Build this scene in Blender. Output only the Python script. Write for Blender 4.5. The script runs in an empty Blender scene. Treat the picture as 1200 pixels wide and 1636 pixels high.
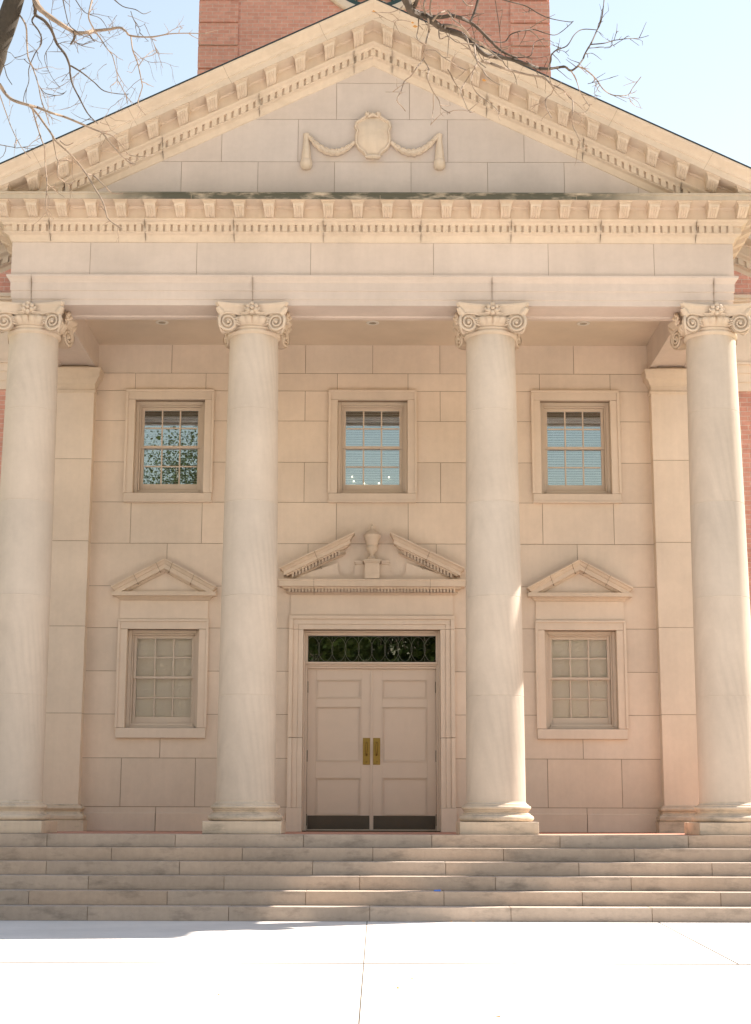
import bpy, bmesh, math, random
from mathutils import Vector, Matrix
rnd = random.Random(7)
S = bpy.context.scene
C = S.collection

# ------------------------------------------------------------ camera, light
cam = bpy.data.cameras.new('camera'); co = bpy.data.objects.new('camera', cam); C.objects.link(co)
S.camera = co
cam.sensor_fit = 'VERTICAL'; cam.sensor_height = 24; cam.sensor_width = 24
cam.lens = 24 * 2464.4 / 1636
cam.clip_start = 0.1; cam.clip_end = 3000
M = Matrix.Rotation(0.0005, 4, 'Z') @ Matrix.Rotation(math.pi/2 + 0.1953, 4, 'X') @ Matrix.Rotation(0.0028, 4, 'Z')
M.translation = Vector((0.06, 0, 1.137))
co.matrix_world = M

SUN = Vector((1.0, 0.54, 1.30)).normalized()
elev = math.asin(SUN.z); azim = math.atan2(SUN.x, SUN.y)     # azimuth clockwise from +Y
W = bpy.data.worlds.new('World'); S.world = W; W.use_nodes = True
nt = W.node_tree; nt.nodes.clear()
sky = nt.nodes.new('ShaderNodeTexSky'); sky.sky_type = 'NISHITA'; sky.sun_disc = False
sky.sun_elevation = elev; sky.sun_rotation = azim
sky.air_density = 2.2; sky.dust_density = 0.3; sky.ozone_density = 0.5
bg = nt.nodes.new('ShaderNodeBackground'); bg.inputs[1].default_value = 0.072
wo = nt.nodes.new('ShaderNodeOutputWorld')
wb = nt.nodes.new('ShaderNodeMix'); wb.data_type = 'RGBA'; wb.blend_type = 'MULTIPLY'; wb.inputs[0].default_value = 1
wb.inputs[7].default_value = (1.19, 1.03, 1.0, 1)
nt.links.new(sky.outputs[0], wb.inputs[6]); nt.links.new(wb.outputs[2], bg.inputs[0]); nt.links.new(bg.outputs[0], wo.inputs[0])
sl = bpy.data.lights.new('sun', 'SUN'); sl.energy = 5.0; sl.angle = math.radians(0.5); sl.color = (1.0, 0.90, 0.79)
so = bpy.data.objects.new('sun', sl); C.objects.link(so); so.location = (20, 20, 30)
so.rotation_euler = (-SUN).to_track_quat('-Z', 'Y').to_euler()
S.view_settings.view_transform = 'Standard'; S.view_settings.look = 'None'
S.view_settings.exposure = 1.38; S.view_settings.gamma = 1
S.render.engine = 'CYCLES'
S.cycles.max_bounces = 10; S.cycles.diffuse_bounces = 6; S.cycles.transparent_max_bounces = 16

FL = 0.928          # porch floor
YW = 22.76          # porch back wall
YC = 20.0           # column axis
CX = (-4.57, -1.597, 1.597, 4.57)

# ------------------------------------------------------------ materials
def new_mat(name):
    m = bpy.data.materials.new(name); m.use_nodes = True
    n = m.node_tree; b = n.nodes['Principled BSDF']; return m, n, b
def nd(n, t, **k):
    x = n.nodes.new(t)
    for a, v in k.items(): setattr(x, a, v)
    return x
def pos(n, sc=(1, 1, 1)):
    g = nd(n, 'ShaderNodeNewGeometry'); mp = nd(n, 'ShaderNodeMapping')
    mp.inputs['Scale'].default_value = sc
    n.links.new(g.outputs['Position'], mp.inputs['Vector']); return mp.outputs[0]
def noise(n, vec, scale, detail=4, rough=.55, dist=0):
    t = nd(n, 'ShaderNodeTexNoise'); t.inputs['Scale'].default_value = scale
    t.inputs['Detail'].default_value = detail; t.inputs['Roughness'].default_value = rough
    t.inputs['Distortion'].default_value = dist
    n.links.new(vec, t.inputs['Vector']); return t.outputs['Fac']
def ramp(n, fac, pts):
    r = nd(n, 'ShaderNodeValToRGB'); e = r.color_ramp.elements
    while len(e) > len(pts): e.remove(e[0])
    while len(e) < len(pts): e.new(0.5)
    for i, (p, c) in enumerate(pts):
        e[i].position = p; e[i].color = (*c, 1) if not isinstance(c, (int, float)) else (c, c, c, 1)
    n.links.new(fac, r.inputs[0]); return r.outputs[0]
def mix(n, a, b, fac, mode='MIX'):
    m = nd(n, 'ShaderNodeMix', data_type='RGBA', blend_type=mode)
    for sock, v in ((m.inputs[0], fac), (m.inputs[6], a), (m.inputs[7], b)):
        if hasattr(v, 'is_linked') or hasattr(v, 'links'): n.links.new(v, sock)
        elif isinstance(v, (int, float)): sock.default_value = v
        else: sock.default_value = (*v, 1)
    return m.outputs[2]
def bump(n, h, strength, dist, b):
    x = nd(n, 'ShaderNodeBump'); x.inputs['Strength'].default_value = strength
    x.inputs['Distance'].default_value = dist
    n.links.new(h, x.inputs['Height']); n.links.new(x.outputs[0], b.inputs['Normal'])

def stone(name, base, rough=.85, veins=0.0, dirt=0.0, streak=0.035, tint=True, fine=.06, dirtcol=(.10, .09, .075), dscale=2.2):
    m, n, b = new_mat(name)
    P = pos(n)
    big = noise(n, P, 0.9, 5, .6)
    c = mix(n, tuple(v * .90 for v in base), tuple(min(1, v * 1.08) for v in base), ramp(n, big, [(.3, 0.), (.7, 1.)]))
    med = noise(n, P, 14, 6, .7)
    c = mix(n, c, ramp(n, med, [(.25, 1 - fine), (.75, 1 + 0.0)]), 1.0, 'MULTIPLY')
    st = noise(n, pos(n, (13, 13, .9)), 1.0, 5, .6)
    c = mix(n, c, ramp(n, st, [(.3, 1 - streak), (.65, 1.)]), 1.0, 'MULTIPLY')
    if veins:
        w = nd(n, 'ShaderNodeTexWave', wave_type='RINGS', rings_direction='SPHERICAL', wave_profile='SIN')
        w.inputs['Scale'].default_value = 3.2; w.inputs['Distortion'].default_value = 5
        w.inputs['Detail'].default_value = 3; w.inputs['Detail Scale'].default_value = .6
        ta = nd(n, 'ShaderNodeAttribute', attribute_name='tint', attribute_type='GEOMETRY')
        sc_ = nd(n, 'ShaderNodeVectorMath', operation='MULTIPLY_ADD'); sc_.inputs[1].default_value = (31, 17, 23)
        n.links.new(ta.outputs['Color'], sc_.inputs[0]); n.links.new(pos(n, (1.5, 1.5, .42)), sc_.inputs[2])
        fr = nd(n, 'ShaderNodeVectorMath', operation='WRAP'); fr.inputs[1].default_value = (1.4, 1.4, 1.4); fr.inputs[2].default_value = (-1.4, -1.4, -1.4)
        n.links.new(sc_.outputs[0], w.inputs['Vector'])
        vf = noise(n, P, .8, 2)
        vv = ramp(n, w.outputs['Fac'], [(.0, 1 - veins), (.5, 1.), (.93, 1.), (1., 1 + veins * .5)])
        c = mix(n, c, mix(n, (1, 1, 1), vv, ramp(n, vf, [(.4, .1), (.6, 1.)])), 1.0, 'MULTIPLY')
    if tint:
        a = nd(n, 'ShaderNodeAttribute', attribute_name='tint', attribute_type='GEOMETRY')
        c = mix(n, c, a.outputs['Color'], 1.0, 'MULTIPLY')
    if dirt:
        d = noise(n, pos(n, (1, 1, 2.6)), dscale, 7, .68)
        c = mix(n, c, dirtcol, ramp(n, d, [(.52, 0.), (.52 + .22, dirt)]))
    n.links.new(c, b.inputs['Base Color']); b.inputs['Roughness'].default_value = rough
    b.inputs['Specular IOR Level'].default_value = .25
    f = noise(n, P, 90, 5, .7)
    mixh = mix(n, f, med, .5)
    bump(n, mixh, .35, .004, b)
    return m

BASE = (.64, .54, .45)
stone_wall = stone('limestone', (.71, .59, .485))
stone_front = stone('limestone_front', (.625, .525, .46), dirt=.12, dirtcol=(.40, .33, .25))
stone_tymp = stone('limestone_tympanum', (.59, .505, .455), dirt=.15, dirtcol=(.40, .34, .27))
fine_joint = stone('fine_joint', (.40, .31, .23), tint=False)
stone_col = stone('limestone_veined', (.60, .51, .43), veins=.045, streak=.04)
stone_base = stone('limestone_weathered', (.62, .51, .40), dirt=.7, streak=.1, dirtcol=(.17, .15, .12))
stone_corn = stone('limestone_cornice', (.66, .54, .43), streak=.06, dirt=.22, dirtcol=(.33, .25, .16))
stone_top = stone('limestone_blackened', (.36, .33, .27), dirt=.9, streak=.2, dirtcol=(.07, .07, .055), dscale=1.3)
stone_step = stone('step_stone', (.51, .41, .33), dirt=.62, streak=.05, dirtcol=(.12, .105, .09), fine=.16)
def corona_mat():
    m = stone('limestone_rain_stained', (.52, .43, .33), streak=.1)
    n = m.node_tree; b = n.nodes['Principled BSDF']; src_ = b.inputs['Base Color'].links[0].from_socket
    g = nd(n, 'ShaderNodeNewGeometry'); sx = nd(n, 'ShaderNodeSeparateXYZ'); n.links.new(g.outputs['Position'], sx.inputs[0])
    ab = nd(n, 'ShaderNodeMath', operation='ABSOLUTE'); n.links.new(sx.outputs['X'], ab.inputs[0])
    wob = nd(n, 'ShaderNodeMath', operation='MULTIPLY_ADD'); n.links.new(noise(n, pos(n), 1.2, 3), wob.inputs[0]); wob.inputs[1].default_value = 1.6; n.links.new(ab.outputs[0], wob.inputs[2])
    ml = nd(n, 'ShaderNodeMath', operation='MULTIPLY'); ml.inputs[1].default_value = .1; n.links.new(wob.outputs[0], ml.inputs[0])
    mask = ramp(n, ml.outputs[0], [(.36, 1.), (.46, .0)])
    bl = ramp(n, noise(n, pos(n, (1.3, 1, 5)), 2.2, 6, .65), [(.33, 0.), (.52, 1.)])
    mm_ = nd(n, 'ShaderNodeMath', operation='MULTIPLY'); n.links.new(mask, mm_.inputs[0]); n.links.new(bl, mm_.inputs[1])
    n.links.new(mix(n, src_, (.10, .095, .07), mm_.outputs[0]), b.inputs['Base Color'])
    return m
stone_rain = corona_mat()
mortar = stone('mortar', (.31, .235, .165), tint=False)
concrete = stone('pavement_concrete', (.66, .62, .585), streak=0, tint=True, fine=.10, dirt=.12, dirtcol=(.42, .39, .35))
plaster = stone('ceiling_plaster', (.62, .515, .41), tint=False, streak=0, fine=.03)

def brick(name, c1, c2, mort, axis='X'):
    m, n, b = new_mat(name)
    g = nd(n, 'ShaderNodeNewGeometry'); s = nd(n, 'ShaderNodeSeparateXYZ'); cb = nd(n, 'ShaderNodeCombineXYZ')
    n.links.new(g.outputs['Position'], s.inputs[0])
    n.links.new(s.outputs[axis], cb.inputs[0]); n.links.new(s.outputs['Z'], cb.inputs[1])
    t = nd(n, 'ShaderNodeTexBrick'); t.inputs['Scale'].default_value = 1
    t.inputs['Brick Width'].default_value = .212; t.inputs['Row Height'].default_value = .073
    t.inputs['Mortar Size'].default_value = .006; t.inputs['Mortar Smooth'].default_value = .2
    t.inputs['Color1'].default_value = (*c1, 1); t.inputs['Color2'].default_value = (*c2, 1)
    t.inputs['Mortar'].default_value = (*mort, 1)
    n.links.new(cb.outputs[0], t.inputs['Vector'])
    P = pos(n)
    c = mix(n, t.outputs['Color'], ramp(n, noise(n, P, 9, 4, .7), [(.25, .78), (.75, 1.08)]), 1, 'MULTIPLY')
    c = mix(n, c, ramp(n, noise(n, P, .7, 3), [(.3, .88), (.7, 1.06)]), 1, 'MULTIPLY')
    n.links.new(c, b.inputs['Base Color']); b.inputs['Roughness'].default_value = .9
    inv = nd(n, 'ShaderNodeMath', operation='SUBTRACT'); inv.inputs[0].default_value = 1
    n.links.new(t.outputs['Fac'], inv.inputs[1]); bump(n, inv.outputs[0], .6, .008, b)
    return m
brick_m = brick('red_brick', (.68, .345, .275), (.60, .285, .225), (.64, .47, .40))
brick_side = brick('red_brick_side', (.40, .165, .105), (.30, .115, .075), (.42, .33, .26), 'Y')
brick_floor = stone('porch_brick_floor', (.55, .29, .21), tint=False, dirt=.3, dirtcol=(.25, .16, .12))

def simple(name, col, rough=.6, metal=0.0, spec=.4, var=.08, sc=6):
    m, n, b = new_mat(name)
    c = mix(n, tuple(v * (1 - var) for v in col), tuple(min(1, v * (1 + var)) for v in col), noise(n, pos(n), sc, 5, .6))
    n.links.new(c, b.inputs['Base Color']); b.inputs['Roughness'].default_value = rough
    b.inputs['Metallic'].default_value = metal; b.inputs['Specular IOR Level'].default_value = spec
    return m
paint = simple('taupe_paint', (.61, .50, .41), .45, var=.04)
win_paint = simple('window_paint', (.58, .48, .39), .5, var=.05)
brass = simple('brass', (.27, .18, .05), .45, 1.0, var=.12, sc=40)
bronze = simple('bronze_plate', (.085, .068, .05), .5, .2, var=.2)
steel = simple('hinge_metal', (.10, .09, .06), .5, .6)
flashing = simple('dark_flashing', (.035, .045, .05), .5, .3)
lead = simple('lead_came', (.13, .13, .11), .5, .5)
blind_m = simple('blind_slats', (.62, .58, .50), .6)
curtain_m = simple('window_shade', (.96, .82, .75), .8, var=.05, sc=3)
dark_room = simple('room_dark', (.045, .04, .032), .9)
green_paint = simple('dark_green_paint', (.03, .06, .055), .5)
white_paint = simple('louvre_paint', (.70, .72, .70), .6)
roof_m = simple('roof_slate', (.09, .09, .095), .8, var=.3, sc=12)
bark = simple('bark', (.23, .185, .14), .9, var=.45, sc=35)
trunk_bark = stone('trunk_bark', (.20, .16, .12), streak=.3, fine=.5, dirt=.8, dirtcol=(.05, .045, .03), dscale=22)
twig_m = stone('twig_bark', (.30, .225, .17), streak=0, fine=.4)
leaf_brown = simple('dry_leaf', (.45, .22, .06), .8)
blue_m = simple('blue_paper', (.10, .22, .70), .6)
trim_m = simple('lamp_trim', (.62, .58, .52), .4)
grass_m = simple('lawn', (.30, .275, .15), .95, var=.25, sc=1.4)
m_, n_, b_ = new_mat('leaf_green')
oi = nd(n_, 'ShaderNodeAttribute', attribute_name='tint', attribute_type='GEOMETRY')
n_.links.new(mix(n_, (.105, .135, .04), oi.outputs['Color'], 1.0, 'MULTIPLY'), b_.inputs['Base Color'])
b_.inputs['Roughness'].default_value = .6; leaf_green = m_
m_, n_, b_ = new_mat('bulb_glow'); b_.inputs['Emission Color'].default_value = (1, .86, .62, 1); b_.inputs['Emission Strength'].default_value = 6; bulb_m = m_

def glass(name, refl, tintc, rough=0.0):
    m = bpy.data.materials.new(name); m.use_nodes = True; n = m.node_tree; n.nodes.clear()
    o = nd(n, 'ShaderNodeOutputMaterial'); tr = nd(n, 'ShaderNodeBsdfTransparent'); gl = nd(n, 'ShaderNodeBsdfGlossy')
    tr.inputs[0].default_value = (*tintc, 1); gl.inputs['Roughness'].default_value = rough
    gl.inputs[0].default_value = (.80, .90, 1, 1)
    lw = nd(n, 'ShaderNodeFresnel'); lw.inputs[0].default_value = 1.5
    ad = nd(n, 'ShaderNodeMath', operation='ADD'); ad.inputs[1].default_value = refl; ad.use_clamp = True
    n.links.new(lw.outputs[0], ad.inputs[0])
    bp = nd(n, 'ShaderNodeBump'); bp.inputs['Strength'].default_value = .015; bp.inputs['Distance'].default_value = .01
    n.links.new(noise(n, pos(n), 3.5, 2), bp.inputs['Height']); n.links.new(bp.outputs[0], gl.inputs['Normal'])
    mx = nd(n, 'ShaderNodeMixShader')
    n.links.new(ad.outputs[0], mx.inputs[0]); n.links.new(tr.outputs[0], mx.inputs[1]); n.links.new(gl.outputs[0], mx.inputs[2])
    n.links.new(mx.outputs[0], o.inputs[0]); return m
glass_up = glass('window_glass', .26, (.80, .85, .82))
glass_low = glass('window_glass_low', .02, (.97, .97, .94))
glass_dark = glass('transom_glass', .12, (.25, .28, .2))

# ------------------------------------------------------------ mesh helper
class MB:
    def __init__(s): s.v = []; s.f = []; s.t = []; s.sm = []; s.mi = []; s.cur = (1, 1, 1); s.m = 0
    def face(s, idx, smooth=False): s.f.append(tuple(idx)); s.t.append(s.cur); s.sm.append(smooth); s.mi.append(s.m)
    def add(s, vs, fs, smooth=False):
        o = len(s.v); s.v += [tuple(v) for v in vs]
        for f in fs: s.face([i + o for i in f], smooth)
    def box(s, x0, x1, y0, y1, z0, z1):
        if x0 > x1: x0, x1 = x1, x0
        s.add([(x0, y0, z0), (x1, y0, z0), (x1, y1, z0), (x0, y1, z0), (x0, y0, z1), (x1, y0, z1), (x1, y1, z1), (x0, y1, z1)],
              [(0, 3, 2, 1), (4, 5, 6, 7), (0, 1, 5, 4), (1, 2, 6, 5), (2, 3, 7, 6), (3, 0, 4, 7)])
    def sweep(s, prof, stations, closed=True, caps=True, smooth=False):
        n = len(prof); o = len(s.v)
        for st in stations: s.v += [st(p, z) for p, z in prof]
        rng = range(n) if closed else range(n - 1)
        for k in range(len(stations) - 1):
            for i in rng:
                j = (i + 1) % n
                s.face((o + k*n + i, o + k*n + j, o + (k+1)*n + j, o + (k+1)*n + i), smooth)
        if caps:
            s.face([o + i for i in range(n)]); L = (len(stations) - 1) * n
            s.face([o + L + i for i in reversed(range(n))])
    def lathe(s, prof, cx=0, cy=0, seg=48, mod=None, smooth=True, capb=True):
        o = len(s.v); n = len(prof)
        for k in range(seg):
            a = 2 * math.pi * k / seg
            for i, (r, z) in enumerate(prof):
                rr = r * (mod(i, a) if mod else 1)
                s.v.append((cx + rr * math.cos(a), cy + rr * math.sin(a), z))
        for k in range(seg):
            k2 = (k + 1) % seg
            for i in range(n - 1):
                s.face((o + k*n + i, o + k2*n + i, o + k2*n + i + 1, o + k*n + i + 1), smooth)
        if capb:
            s.face([o + k*n + n - 1 for k in range(seg)]); s.face([o + k*n for k in reversed(range(seg))])
    def tube(s, pts, rad, seg=6, smooth=True, cap=True):
        o = len(s.v); prev = None; n = len(pts)
        for i, p in enumerate(pts):
            p = Vector(p)
            d = (Vector(pts[min(i+1, n-1)]) - Vector(pts[max(i-1, 0)]))
            if d.length < 1e-9: d = Vector((0, 0, 1))
            d.normalize()
            if prev is None:
                u = d.cross(Vector((0.31, .9, .22)))
                if u.length < .01: u = d.cross(Vector((1, 0, 0)))
            else: u = prev - d * prev.dot(d)
            u.normalize(); prev = u; w = d.cross(u)
            r = rad[i] if isinstance(rad, (list, tuple)) else rad
            for k in range(seg):
                a = 2 * math.pi * k / seg
                s.v.append(tuple(p + (u * math.cos(a) + w * math.sin(a)) * r))
        for i in range(n - 1):
            for k in range(seg):
                k2 = (k + 1) % seg
                s.face((o + i*seg + k, o + i*seg + k2, o + (i+1)*seg + k2, o + (i+1)*seg + k), smooth)
        if cap:
            s.face([o + k for k in reversed(range(seg))]); s.face([o + (n-1)*seg + k for k in range(seg)])
    def ball(s, c, r, seg=8, sx=1, sy=1, sz=1):
        prof = [(math.sin(math.pi * i / seg), -math.cos(math.pi * i / seg)) for i in range(seg + 1)]
        o = len(s.v); n = seg + 1
        for k in range(seg):
            a = 2 * math.pi * k / seg
            for q, z in prof: s.v.append((c[0] + r*sx*q*math.cos(a), c[1] + r*sy*q*math.sin(a), c[2] + r*sz*z))
        for k in range(seg):
            k2 = (k + 1) % seg
            for i in range(seg):
                s.face((o + k*n + i, o + k2*n + i, o + k2*n + i + 1, o + k*n + i + 1), True)
    def prism(s, poly, y0, y1, smooth=False):    # polygon in x,z extruded in y
        n = len(poly); o = len(s.v)
        s.v += [(x, y0, z) for x, z in poly] + [(x, y1, z) for x, z in poly]
        s.face([o + i for i in range(n)]); s.face([o + n + i for i in reversed(range(n))])
        for i in range(n):
            j = (i + 1) % n; s.face((o + i, o + n + i, o + n + j, o + j), smooth)
    def build(s, name, mats, parent=None, origin=(0, 0, 0), bevel=0, angle=35, fix=True):
        if not isinstance(mats, (list, tuple)): mats = [mats]
        me = bpy.data.meshes.new(name)
        ox, oy, oz = origin
        me.from_pydata([(x - ox, y - oy, z - oz) for x, y, z in s.v], [], s.f)
        for m in mats: me.materials.append(m)
        me.polygons.foreach_set('material_index', s.mi)
        me.polygons.foreach_set('use_smooth', s.sm)
        a = me.attributes.new('tint', 'FLOAT_COLOR', 'FACE')
        buf = []
        for t in s.t: buf += [t[0], t[1], t[2], 1.0]
        a.data.foreach_set('color', buf)
        if fix:
            bm = bmesh.new(); bm.from_mesh(me)
            bmesh.ops.recalc_face_normals(bm, faces=bm.faces); bm.to_mesh(me); bm.free()
        if any(s.sm): me.set_sharp_from_angle(angle=math.radians(angle))
        me.update()
        o = bpy.data.objects.new(name, me); C.objects.link(o)
        put(o, parent, origin)
        if bevel:
            b = o.modifiers.new('bevel', 'BEVEL'); b.width = bevel; b.segments = 2; b.limit_method = 'ANGLE'; b.angle_limit = math.radians(50)
        return o

WORLD = {}
def put(o, parent, origin):
    WORLD[o.name] = Vector(origin)
    if parent is not None:
        o.parent = parent; o.location = Vector(origin) - WORLD[parent.name]
    else: o.location = Vector(origin)
def empty(name, origin, parent=None):
    o = bpy.data.objects.new(name, None); C.objects.link(o); o.empty_display_size = .3; put(o, parent, origin); return o
def tag(o, label=None, cat=None, group=None, kind=None):
    if label: o['label'] = label
    if cat: o['category'] = cat
    if group: o['group'] = group
    if kind: o['kind'] = kind
    return o
def copy_tree(o, parent, origin):
    kids = list(o.children)
    c = o.copy(); C.objects.link(c); put(c, parent, origin)
    c.parent = parent
    base = WORLD[o.name]
    for k in kids: copy_tree(k, c, Vector(origin) + (WORLD[k.name] - base))
    return c
def jit(a=.05, hue=.012):
    v = 1 + rnd.uniform(-a, a * .7); h = rnd.uniform(-hue, hue)
    return (v * (1 + h), v, v * (1 - h))

# ------------------------------------------------------------ ashlar
def subtract(rects, hole):
    out = []; hx0, hx1, hz0, hz1 = hole
    for x0, x1, z0, z1 in rects:
        if hx1 <= x0 or hx0 >= x1 or hz1 <= z0 or hz0 >= z1: out.append((x0, x1, z0, z1)); continue
        if x0 < hx0: out.append((x0, hx0, z0, z1))
        if hx1 < x1: out.append((hx1, x1, z0, z1))
        a, b = max(x0, hx0), min(x1, hx1)
        if z0 < hz0: out.append((a, b, z0, hz0))
        if hz1 < z1: out.append((a, b, hz1, z1))
    return out
def ashlar(mb, blocks, holes, yf, th=.025, g=.004, j=.065):
    for b in blocks:
        mb.cur = jit(j)
        r = [(b[0] + g, b[1] - g, b[2] + g, b[3] - g)]
        for h in holes: r = subtract(r, h)
        for x0, x1, z0, z1 in r:
            if x1 - x0 > .004 and z1 - z0 > .004: mb.box(x0, x1, yf, yf + th, z0, z1)

# ============================================================ THE BUILDING
B = empty('campus_building', (0, 21, 0))
tag(B, 'pale limestone portico with four columns on a red brick building', 'building')

# --- porch back wall
courses = [(FL, 1.276, [3.125]), (1.276, 1.975, [2.565, 3.645]), (1.975, 2.610, [3.09]), (2.610, 3.242, []), (3.242, 3.881, []),
           (3.881, 4.509, []), (4.509, 5.153, [.96, 3.07]), (5.153, 5.784, [.54, 2.56, 3.63]), (5.784, 6.403, [1.03]),
           (6.403, 7.048, []), (7.048, 7.521, [1.03]), (7.521, 7.799, [.54, 2.55, 3.63]), (7.799, 8.26, [0, 1.03, 3.08])]
blocks = []
for z0, z1, js in courses:
    xs = sorted(set([-4.9, 4.9] + js + [-j for j in js]))
    blocks += [(xs[i], xs[i+1], z0, z1) for i in range(len(xs) - 1)]
holes = [(-.655, .655, 5.78, 7.52), (-1.215, 1.215, FL - .1, 4.06)]
for s in (-1, 1):
    a, b = sorted((s * 2.43, s * 3.74)); holes += [(a, b, 5.78, 7.52), (a, b, 2.26, 3.99)]
mb = MB(); ashlar(mb, blocks, holes, YW)
mb.build('stone_wall', stone_wall, B)
mb = MB()                                     # mortar bed / core of the wall with the true openings
core = [(-4.9, 4.9, FL - .2, 8.3)]
op = [(-.532, .532, 5.92, 7.37), (-1.013, 1.013, FL - .3, 3.86)]
for s in (-1, 1):
    a, b = sorted((s * 2.553, s * 3.617)); op += [(a, b, 5.92, 7.37), (a, b, 2.41, 3.86)]
for h in op: core = subtract(core, h)
for x0, x1, z0, z1 in core: mb.box(x0, x1, YW + .010, YW + .34, z0, z1)
mb.build('wall_core', mortar, B)
for s in (-1, 1):                              # water table ledge
    for x0, x1 in ((1.24, 3.121), (3.129, 4.2)):
        mb = MB(); mb.cur = jit(); mb.box(s*x0, s*x1, YW - .012, YW + .02, FL, 1.19); mb.build('base_course', stone_wall, B, (s*x0, YW, FL), bevel=.008)

# --- windows
def window(cx, zo0, zo1, zi0, zi1, gz0, gz1, zm, gc, upper, parent):
    w = empty('window', (cx, YW, zi0), parent)
    Y = YW
    m = MB(); hw = .659; iw = .53
    g = .002
    m.cur = jit(); m.box(cx - hw, cx + hw, Y - .05, Y + .10, zi1 + g, zo1)                 # head
    for s in (-1, 1):
        m.cur = jit(); m.box(cx + s*iw, cx + s*hw, Y - .0495, Y + .10, zi0 + g, zi1 - g)
    m.cur = (1, 1, 1)
    t = .03                                                                                 # outer bead
    m.box(cx - hw - .012, cx + hw + .012, Y - .068, Y - .051, zo1 - t, zo1 + .006)
    for s in (-1, 1): m.box(cx + s*(hw + .012), cx + s*(hw - t + .005), Y - .067, Y - .051, zi0 + g, zo1 - t - .002)
    # head inner fillet
    m.build('window_surround', stone_wall, w, (cx, Y, zi0), bevel=.005)
    m = MB(); m.cur = jit()
    m.box(cx - hw, cx + hw, Y - .055, Y + .16, zo0, zi0 - g)
    if upper: m.box(cx - hw - .012, cx + hw + .012, Y - .072, Y - .056, zo0, zo0 + .03)
    m.build('sill', stone_wall, w, (cx, Y, zi0), bevel=.005)
    # wooden frame: stepped brick-mould
    m = MB(); zt = zi1 - .002; zb = zi0 + .002
    for a, b_, y0 in ((iw - .002, iw - .05, Y + .085), (iw - .052, .455, Y + .11)):
        for s in (-1, 1): m.box(cx + s*a, cx + s*b_, y0, Y + .24, zb, zt)
    m.box(cx - .478, cx + .478, Y + .086, Y + .24, zt - .05, zt)
    m.box(cx - .453, cx + .453, Y + .111, Y + .24, zt - .075, zt - .052)
    m.box(cx - .478, cx + .478, Y + .07, Y + .24, zb, zb + .035)
    m.box(cx - .453, cx + .453, Y + .10, Y + .24, zb + .037, zb + .075)
    m.build('frame', win_paint, w, (cx, Y, zi0), bevel=.004)
    # sashes
    ox = gc - cx
    def sash(z0, z1, y, outer_z0, outer_z1):
        m = MB()
        for s in (-1, 1): m.box(gc + s*.41, cx + s*.452, y, y + .04, outer_z0, outer_z1)
        m.box(gc - .4095, gc + .4095, y + .0005, y + .04, z1, outer_z1); m.box(gc - .4095, gc + .4095, y + .0005, y + .04, outer_z0, z0)
        for k in (-1, 1): m.box(gc + k*.137 - .0105, gc + k*.137 + .0105, y + .006, y + .03, z0 + .0005, z1 - .0005)
        zc = (z0 + z1) / 2
        for k in (-1, 0, 1): m.box(gc + k*.2735 - .1255, gc + k*.2735 + .1255, y + .006, y + .03, zc - .0105, zc + .0105)
        ob = m.build('sash', win_paint, w, (cx, Y, zi0), bevel=.003)
    sash(zm + .018, gz1, Y + .14, zm - .018, zt - .077)
    sash(gz0, zm - .018, Y + .185, zb + .077, zm + .016)
    m = MB(); m.box(gc - .415, gc + .415, Y + .158, Y + .161, zm, gz1 + .005); m.box(gc - .415, gc + .415, Y + .203, Y + .206, gz0 - .005, zm)
    m.build('pane', glass_up if upper else glass_low, w, (cx, Y, zi0))
    if upper:
        m = MB(); z = gz0 - .03
        while z < gz1 + .05:
            m.add([(gc - .44, Y + .255, z), (gc + .44, Y + .255, z), (gc + .44, Y + .278, z + .026), (gc - .44, Y + .278, z + .026),
                   (gc - .44, Y + .255, z + .0015), (gc + .44, Y + .255, z + .0015), (gc + .44, Y + .278, z + .0275), (gc - .44, Y + .278, z + .0275)],
                  [(0, 1, 2, 3), (7, 6, 5, 4), (0, 4, 5, 1), (3, 2, 6, 7)]); z += .038
        for xx in (-.3, .3): m.box(gc + xx - .001, gc + xx + .001, Y + .252, Y + .254, gz0, gz1)
        m.build('blind', blind_m, w, (cx, Y, zi0), fix=False)
    else:
        m = MB(); z = gz0 - .03; 
        while z < gz1 + .05:          # closed pleated shade
            m.box(gc - .44, gc + .44, Y + .232, Y + .238, z, z + .0175); m.box(gc - .44, gc + .44, Y + .234, Y + .239, z + .018, z + .0195); z += .02
        m.build('blind', curtain_m, w, (cx, Y, zi0))
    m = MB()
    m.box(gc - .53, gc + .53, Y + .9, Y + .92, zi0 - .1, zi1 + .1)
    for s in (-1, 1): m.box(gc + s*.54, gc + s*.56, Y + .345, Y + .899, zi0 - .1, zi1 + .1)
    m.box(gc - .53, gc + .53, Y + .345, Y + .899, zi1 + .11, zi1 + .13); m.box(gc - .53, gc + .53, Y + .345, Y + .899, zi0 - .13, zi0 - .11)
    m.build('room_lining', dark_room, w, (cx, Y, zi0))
    return w
wu = window(0, 5.775, 7.522, 5.918, 7.372, 6.10, 7.243, 6.672, 0, True, B)
for s in (-1, 1): copy_tree(wu, B, (s * 3.082, YW, 5.918))
for x, z in ((-.31, 6.235), (-.285, 6.16), (-.125, 6.125), (.10, 6.13), (.25, 6.225)):
    m = MB(); m.ball((x, YW + .225, z), .010, 6); m.build('light_bulb', bulb_m, wu, (x, YW + .225, z))
wl = window(3.085, 2.262, 3.998, 2.408, 3.858, 2.585, 3.737, 3.16, 3.085, False, B)
copy_tree(wl, B, (-3.085, YW, 2.408))

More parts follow.
